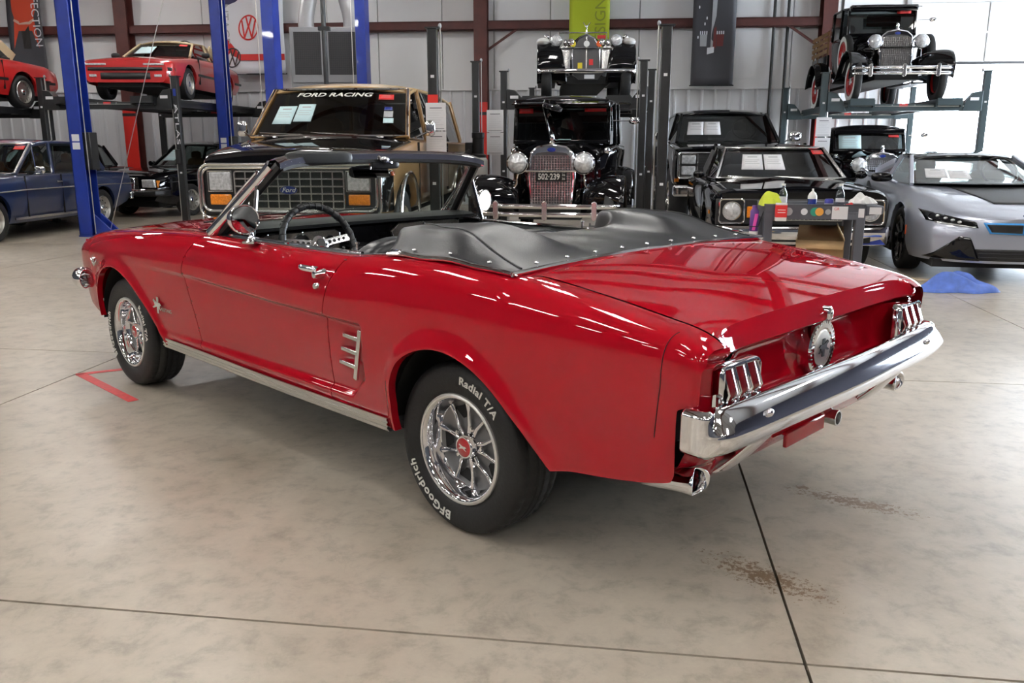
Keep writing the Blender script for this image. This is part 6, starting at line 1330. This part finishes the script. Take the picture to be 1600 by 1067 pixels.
G().prism([(w, h - .09), (w + .14, h - .07), (w + .14, h - .01), (w, h - .0)], -d + .02, d - .02).obj('handle', 'cart_grey', T, bev=.012)
for k, (x, r, m_) in enumerate(((-.20, .032, 'b_lgrey'), (-.08, .026, 'b_white'), (0, .034, 'label_green'), (.035, .032, 'label_orange'), (.10, .022, 'b_lgrey'))): G().lathe([(r, -d - .0025 - k * .0008), (.001, -d - .0026 - k * .0008)], 22, (x, 0, h - .058), 'y', caps=False).obj('round_sticker', m_, T)
G().box(-.30 + .43, -.30 + .55, -d - .003, -d - .001, h - .115, h - .015).obj('paper_label', 'paper', T); G().box(w + .03, w + .12, -d + .016, -d + .019, h - .075, h - .02).obj('paper_label', 'paper', T)
text('GR', .03, .001, lambda x, y, z: (.165 + x, -d - .0035 + y, h - .035 + z)).obj('label_letters', 'sticker_red', T, smooth=0)
G().box(w - .055, w - .012, -d - .003, -d - .001, h - .10, h - .03).obj('paper_label', 'paper', T)
Z = h - .055
def bottle(nm, label, x, y, prof, m, cap=None, lab=None, base=Z):
    T = thing(nm, label, 'bottle', ctr(x, y, base), 0); G().lathe(prof, 20).obj('bottle', m, T)
    hz = prof[-1][1]
    if cap: G().lathe([(cap[0], hz), (cap[0], hz + cap[1]), (.001, hz + cap[1] + .002)], 14).obj('cap', cap[2], T)
    if lab: G().lathe([(lab[0], lab[1]), (lab[0], lab[2])], 20, caps=False).obj('label', lab[3], T)
pet = [(.030, 0), (.033, .01), (.033, .05), (.030, .06), (.033, .07), (.033, .12), (.028, .145), (.013, .175), (.013, .195)]
bottle('water_bottle', 'clear plastic water bottle with blue mark, left one on the cart', -.235, -.14, pet, 'pet', (.015, .015, 'white_enamel'), (.0336, .06, .11, 'b_white'))
bottle('water_bottle', 'clear plastic water bottle with pale label, right one on the cart', .205, -.14, pet, 'pet', (.015, .015, 'white_enamel'), (.0336, .07, .10, 'b_white'))
bottle('cleaner_bottle', 'white squeeze bottle with blue logo in the middle of the cart', .0, -.10, [(.034, 0), (.036, .01), (.036, .11), (.026, .135), (.01, .15)], 'white_enamel', (.008, .02, 'white_enamel'), (.0364, .04, .09, 'oval_blue'))
T = thing('drink_can', 'small dark blue can between the white bottle and the right water bottle', 'can', ctr(.12, -.15, Z), 0); G().lathe([(.030, 0), (.034, .008), (.034, .085), (.028, .095), (.001, .096)], 20).obj('can', 'can_blue', T); G().lathe([(.0345, .03), (.0345, .06)], 20, caps=False).obj('label', 'b_lgrey', T)
T = thing('spray_can', 'pink and purple spray can at the left side of the cart', 'can', ctr(-.455, -.20, h - .25), 0); G().lathe([(.033, 0), (.034, .01), (.034, .19), (.02, .21), (.02, .235), (.001, .236)], 20).obj('can', 'purple_label', T); G().prism([(-.022, .04), (.0, .04), (.022, .17), (-.005, .17)], -.0365, -.030).obj('label', 'pink_label', T); G().lathe([(.0345, .005), (.0345, .03)], 20, caps=False).obj('rim_band', 'white_enamel', T)
G().box(-.495, -.385, -.245, -.16, h - .262, h - .25).off(0, 0, 0).rot(Matrix.Rotation(CR, 3, 'Z')).off(CX, CY, 0).obj('x', 'cart_grey') if 0 else None
# holder that carries the spray can
hd = bpy.data.objects['utility_cart']; G().tube([(-.455 + .039 * math.cos(a), -.20 + .039 * math.sin(a), h - .18) for a in [2 * pi * k / 20 for k in range(20)]], .004, 6, True).tube([(-.42, -.20, h - .18), (-.385, -.20, h - .06)], .004, 6).box(-.49, -.385, -.235, -.165, h - .258, h - .25).obj('can_holder', 'steel_dark', hd)
T = thing('red_carton', 'red and white carton hanging over the cart rim below the left bottle', 'box', ctr(-.262, -d - .034, h - .13), CR); G().box(-.042, .042, -.028, .028, 0, .14).obj('carton', 'white_enamel', T, bev=.004); G().box(-.0425, .0425, -.0290, .0290, .03, .125).obj('print', 'sticker_red', T)
for k in range(2): G().box(-.03, .03, -.0305, -.0292, .085 - k * .02, .09 - k * .02).obj('print_line', 'white_enamel', T)
def cloth(nm, label, c, rx, ry, hz, m, seed, cat='cloth', n=26, base=0, lump=.35):
    rnd = random.Random(seed); ph = [(rnd.uniform(2, 6), rnd.uniform(2, 6), rnd.uniform(0, 6)) for _ in range(5)]
    def fn(a, b):
        an = 2 * pi * a; r = b; edge = 1 + .16 * math.sin(3 * an + ph[0][2]) + .08 * math.sin(7 * an + ph[1][2])
        x, y = rx * r * edge * math.cos(an), ry * r * edge * math.sin(an)
        k = max(0, 1 - r * r); hgt = hz * k ** .6 * (1 + lump * sum(math.sin(p * x / rx * 1.6 + q * y / ry * 1.6 + s) for p, q, s in ph) / 5 * 2)
        return (x, y, max(.002, hgt))
    g = G().grid(fn, n * 2, n, cu=True); return tag(g.obj(nm, m, None, smooth=60, loc=c, rz=rnd.uniform(0, 0)), label, cat)
cloth('safety_vest', 'crumpled yellow-green safety vest on the left end of the cart', ctr(-.33, -.10, h - .02), .09, .13, .085, 'hi_vis', 3)
cloth('white_rag', 'white rag draped on the right end of the cart', ctr(.40, -.06, h), .10, .07, .045, 'white_enamel', 8, lump=.8)
cloth('red_rag', 'small red and white rag beside the white rag on the cart', ctr(.275, -.18, Z), .05, .04, .05, 'sticker_red', 11)
cloth('blue_bag', 'crumpled blue plastic bag lying on the floor by the silver sports car', (4.20, 7.96, 0), .36, .20, .105, 'bag_blue', 21, 'bag', 40, lump=.75)
T = thing('cardboard_box', 'open brown cardboard box on the lower shelf of the cart', 'box', ctr(.10, -.02, .385), R(-20))
G().box(-.20, .20, -.14, .14, 0, .012).box(-.20, .20, -.14, -.132, 0, .20).box(-.20, .20, .132, .14, 0, .20).box(-.20, -.192, -.14, .14, 0, .20).box(.192, .20, -.14, .14, 0, .20).obj('carton', 'cardboard', T)
G().add([(-.20, -.14, .20), (.20, -.14, .20), (.19, -.22, .16), (-.19, -.22, .16)], [(0, 1, 2, 3)]).obj('flap', 'cardboard', T, thick=.006); G().add([(.20, -.14, .20), (.20, .14, .20), (.13, .12, .29), (.13, -.12, .29)], [(0, 1, 2, 3)]).obj('flap', 'cardboard', T, thick=.006)
G().add([(-.20, .14, .20), (.20, .14, .20), (.19, .20, .27), (-.19, .20, .27)], [(0, 1, 2, 3)]).obj('flap', 'cardboard', T, thick=.006); G().box(-.18, -.11, -.1425, -.1402, .12, .18).obj('shipping_label', 'paper', T)
bx = bpy.data.objects['cardboard_box']; bx.location.z = .322; bx.scale = (.92, 1, 1.35)
tag(G().add([(-.16, -.10, .0), (.16, -.12, .0), (.10, .10, .07), (-.05, .12, .14)], [(0, 1, 2, 3)]).obj('paper_sheet', 'paper', None, thick=.002, loc=ctr(-.20, -.12, .325), rz=.2), 'loose white paper sheet leaning on the lower shelf of the cart', 'paper')
tag(G().tube(cr([(0, 0, .01), (.08, .03, .05), (.18, -.02, .03), (.24, .04, .01), (.12, .08, .01)], 6), .008, 6).obj('black_cord', 'rubber', None, loc=ctr(-.12, -.17, .322)), 'short black cord lying beside the cardboard box on the cart', 'cord')
# red tape corner on the floor by the front wheel
P = [(-2.60, 4.925), (-2.0, 4.33), (-2.42, 5.045)]
tag(G().bar((-2.585, 4.905, .0012), (-2.02, 4.345, .0012), .055, .0016).bar((-2.60, 4.885, .0012), (-2.20, 5.11, .0012), .05, .0016).obj('floor_tape', 'tape_red'), 'strips of red tape marking a corner on the floor by the front wheel', 'tape')
tag(G().bar((3.9, 8.75, .012), (4.25, 8.5, .012), .10, .022).obj('wood_block', mat('plank', (.45, .36, .25), .7), bev=.004), 'flat pale wooden block on the floor near the silver car', 'block')
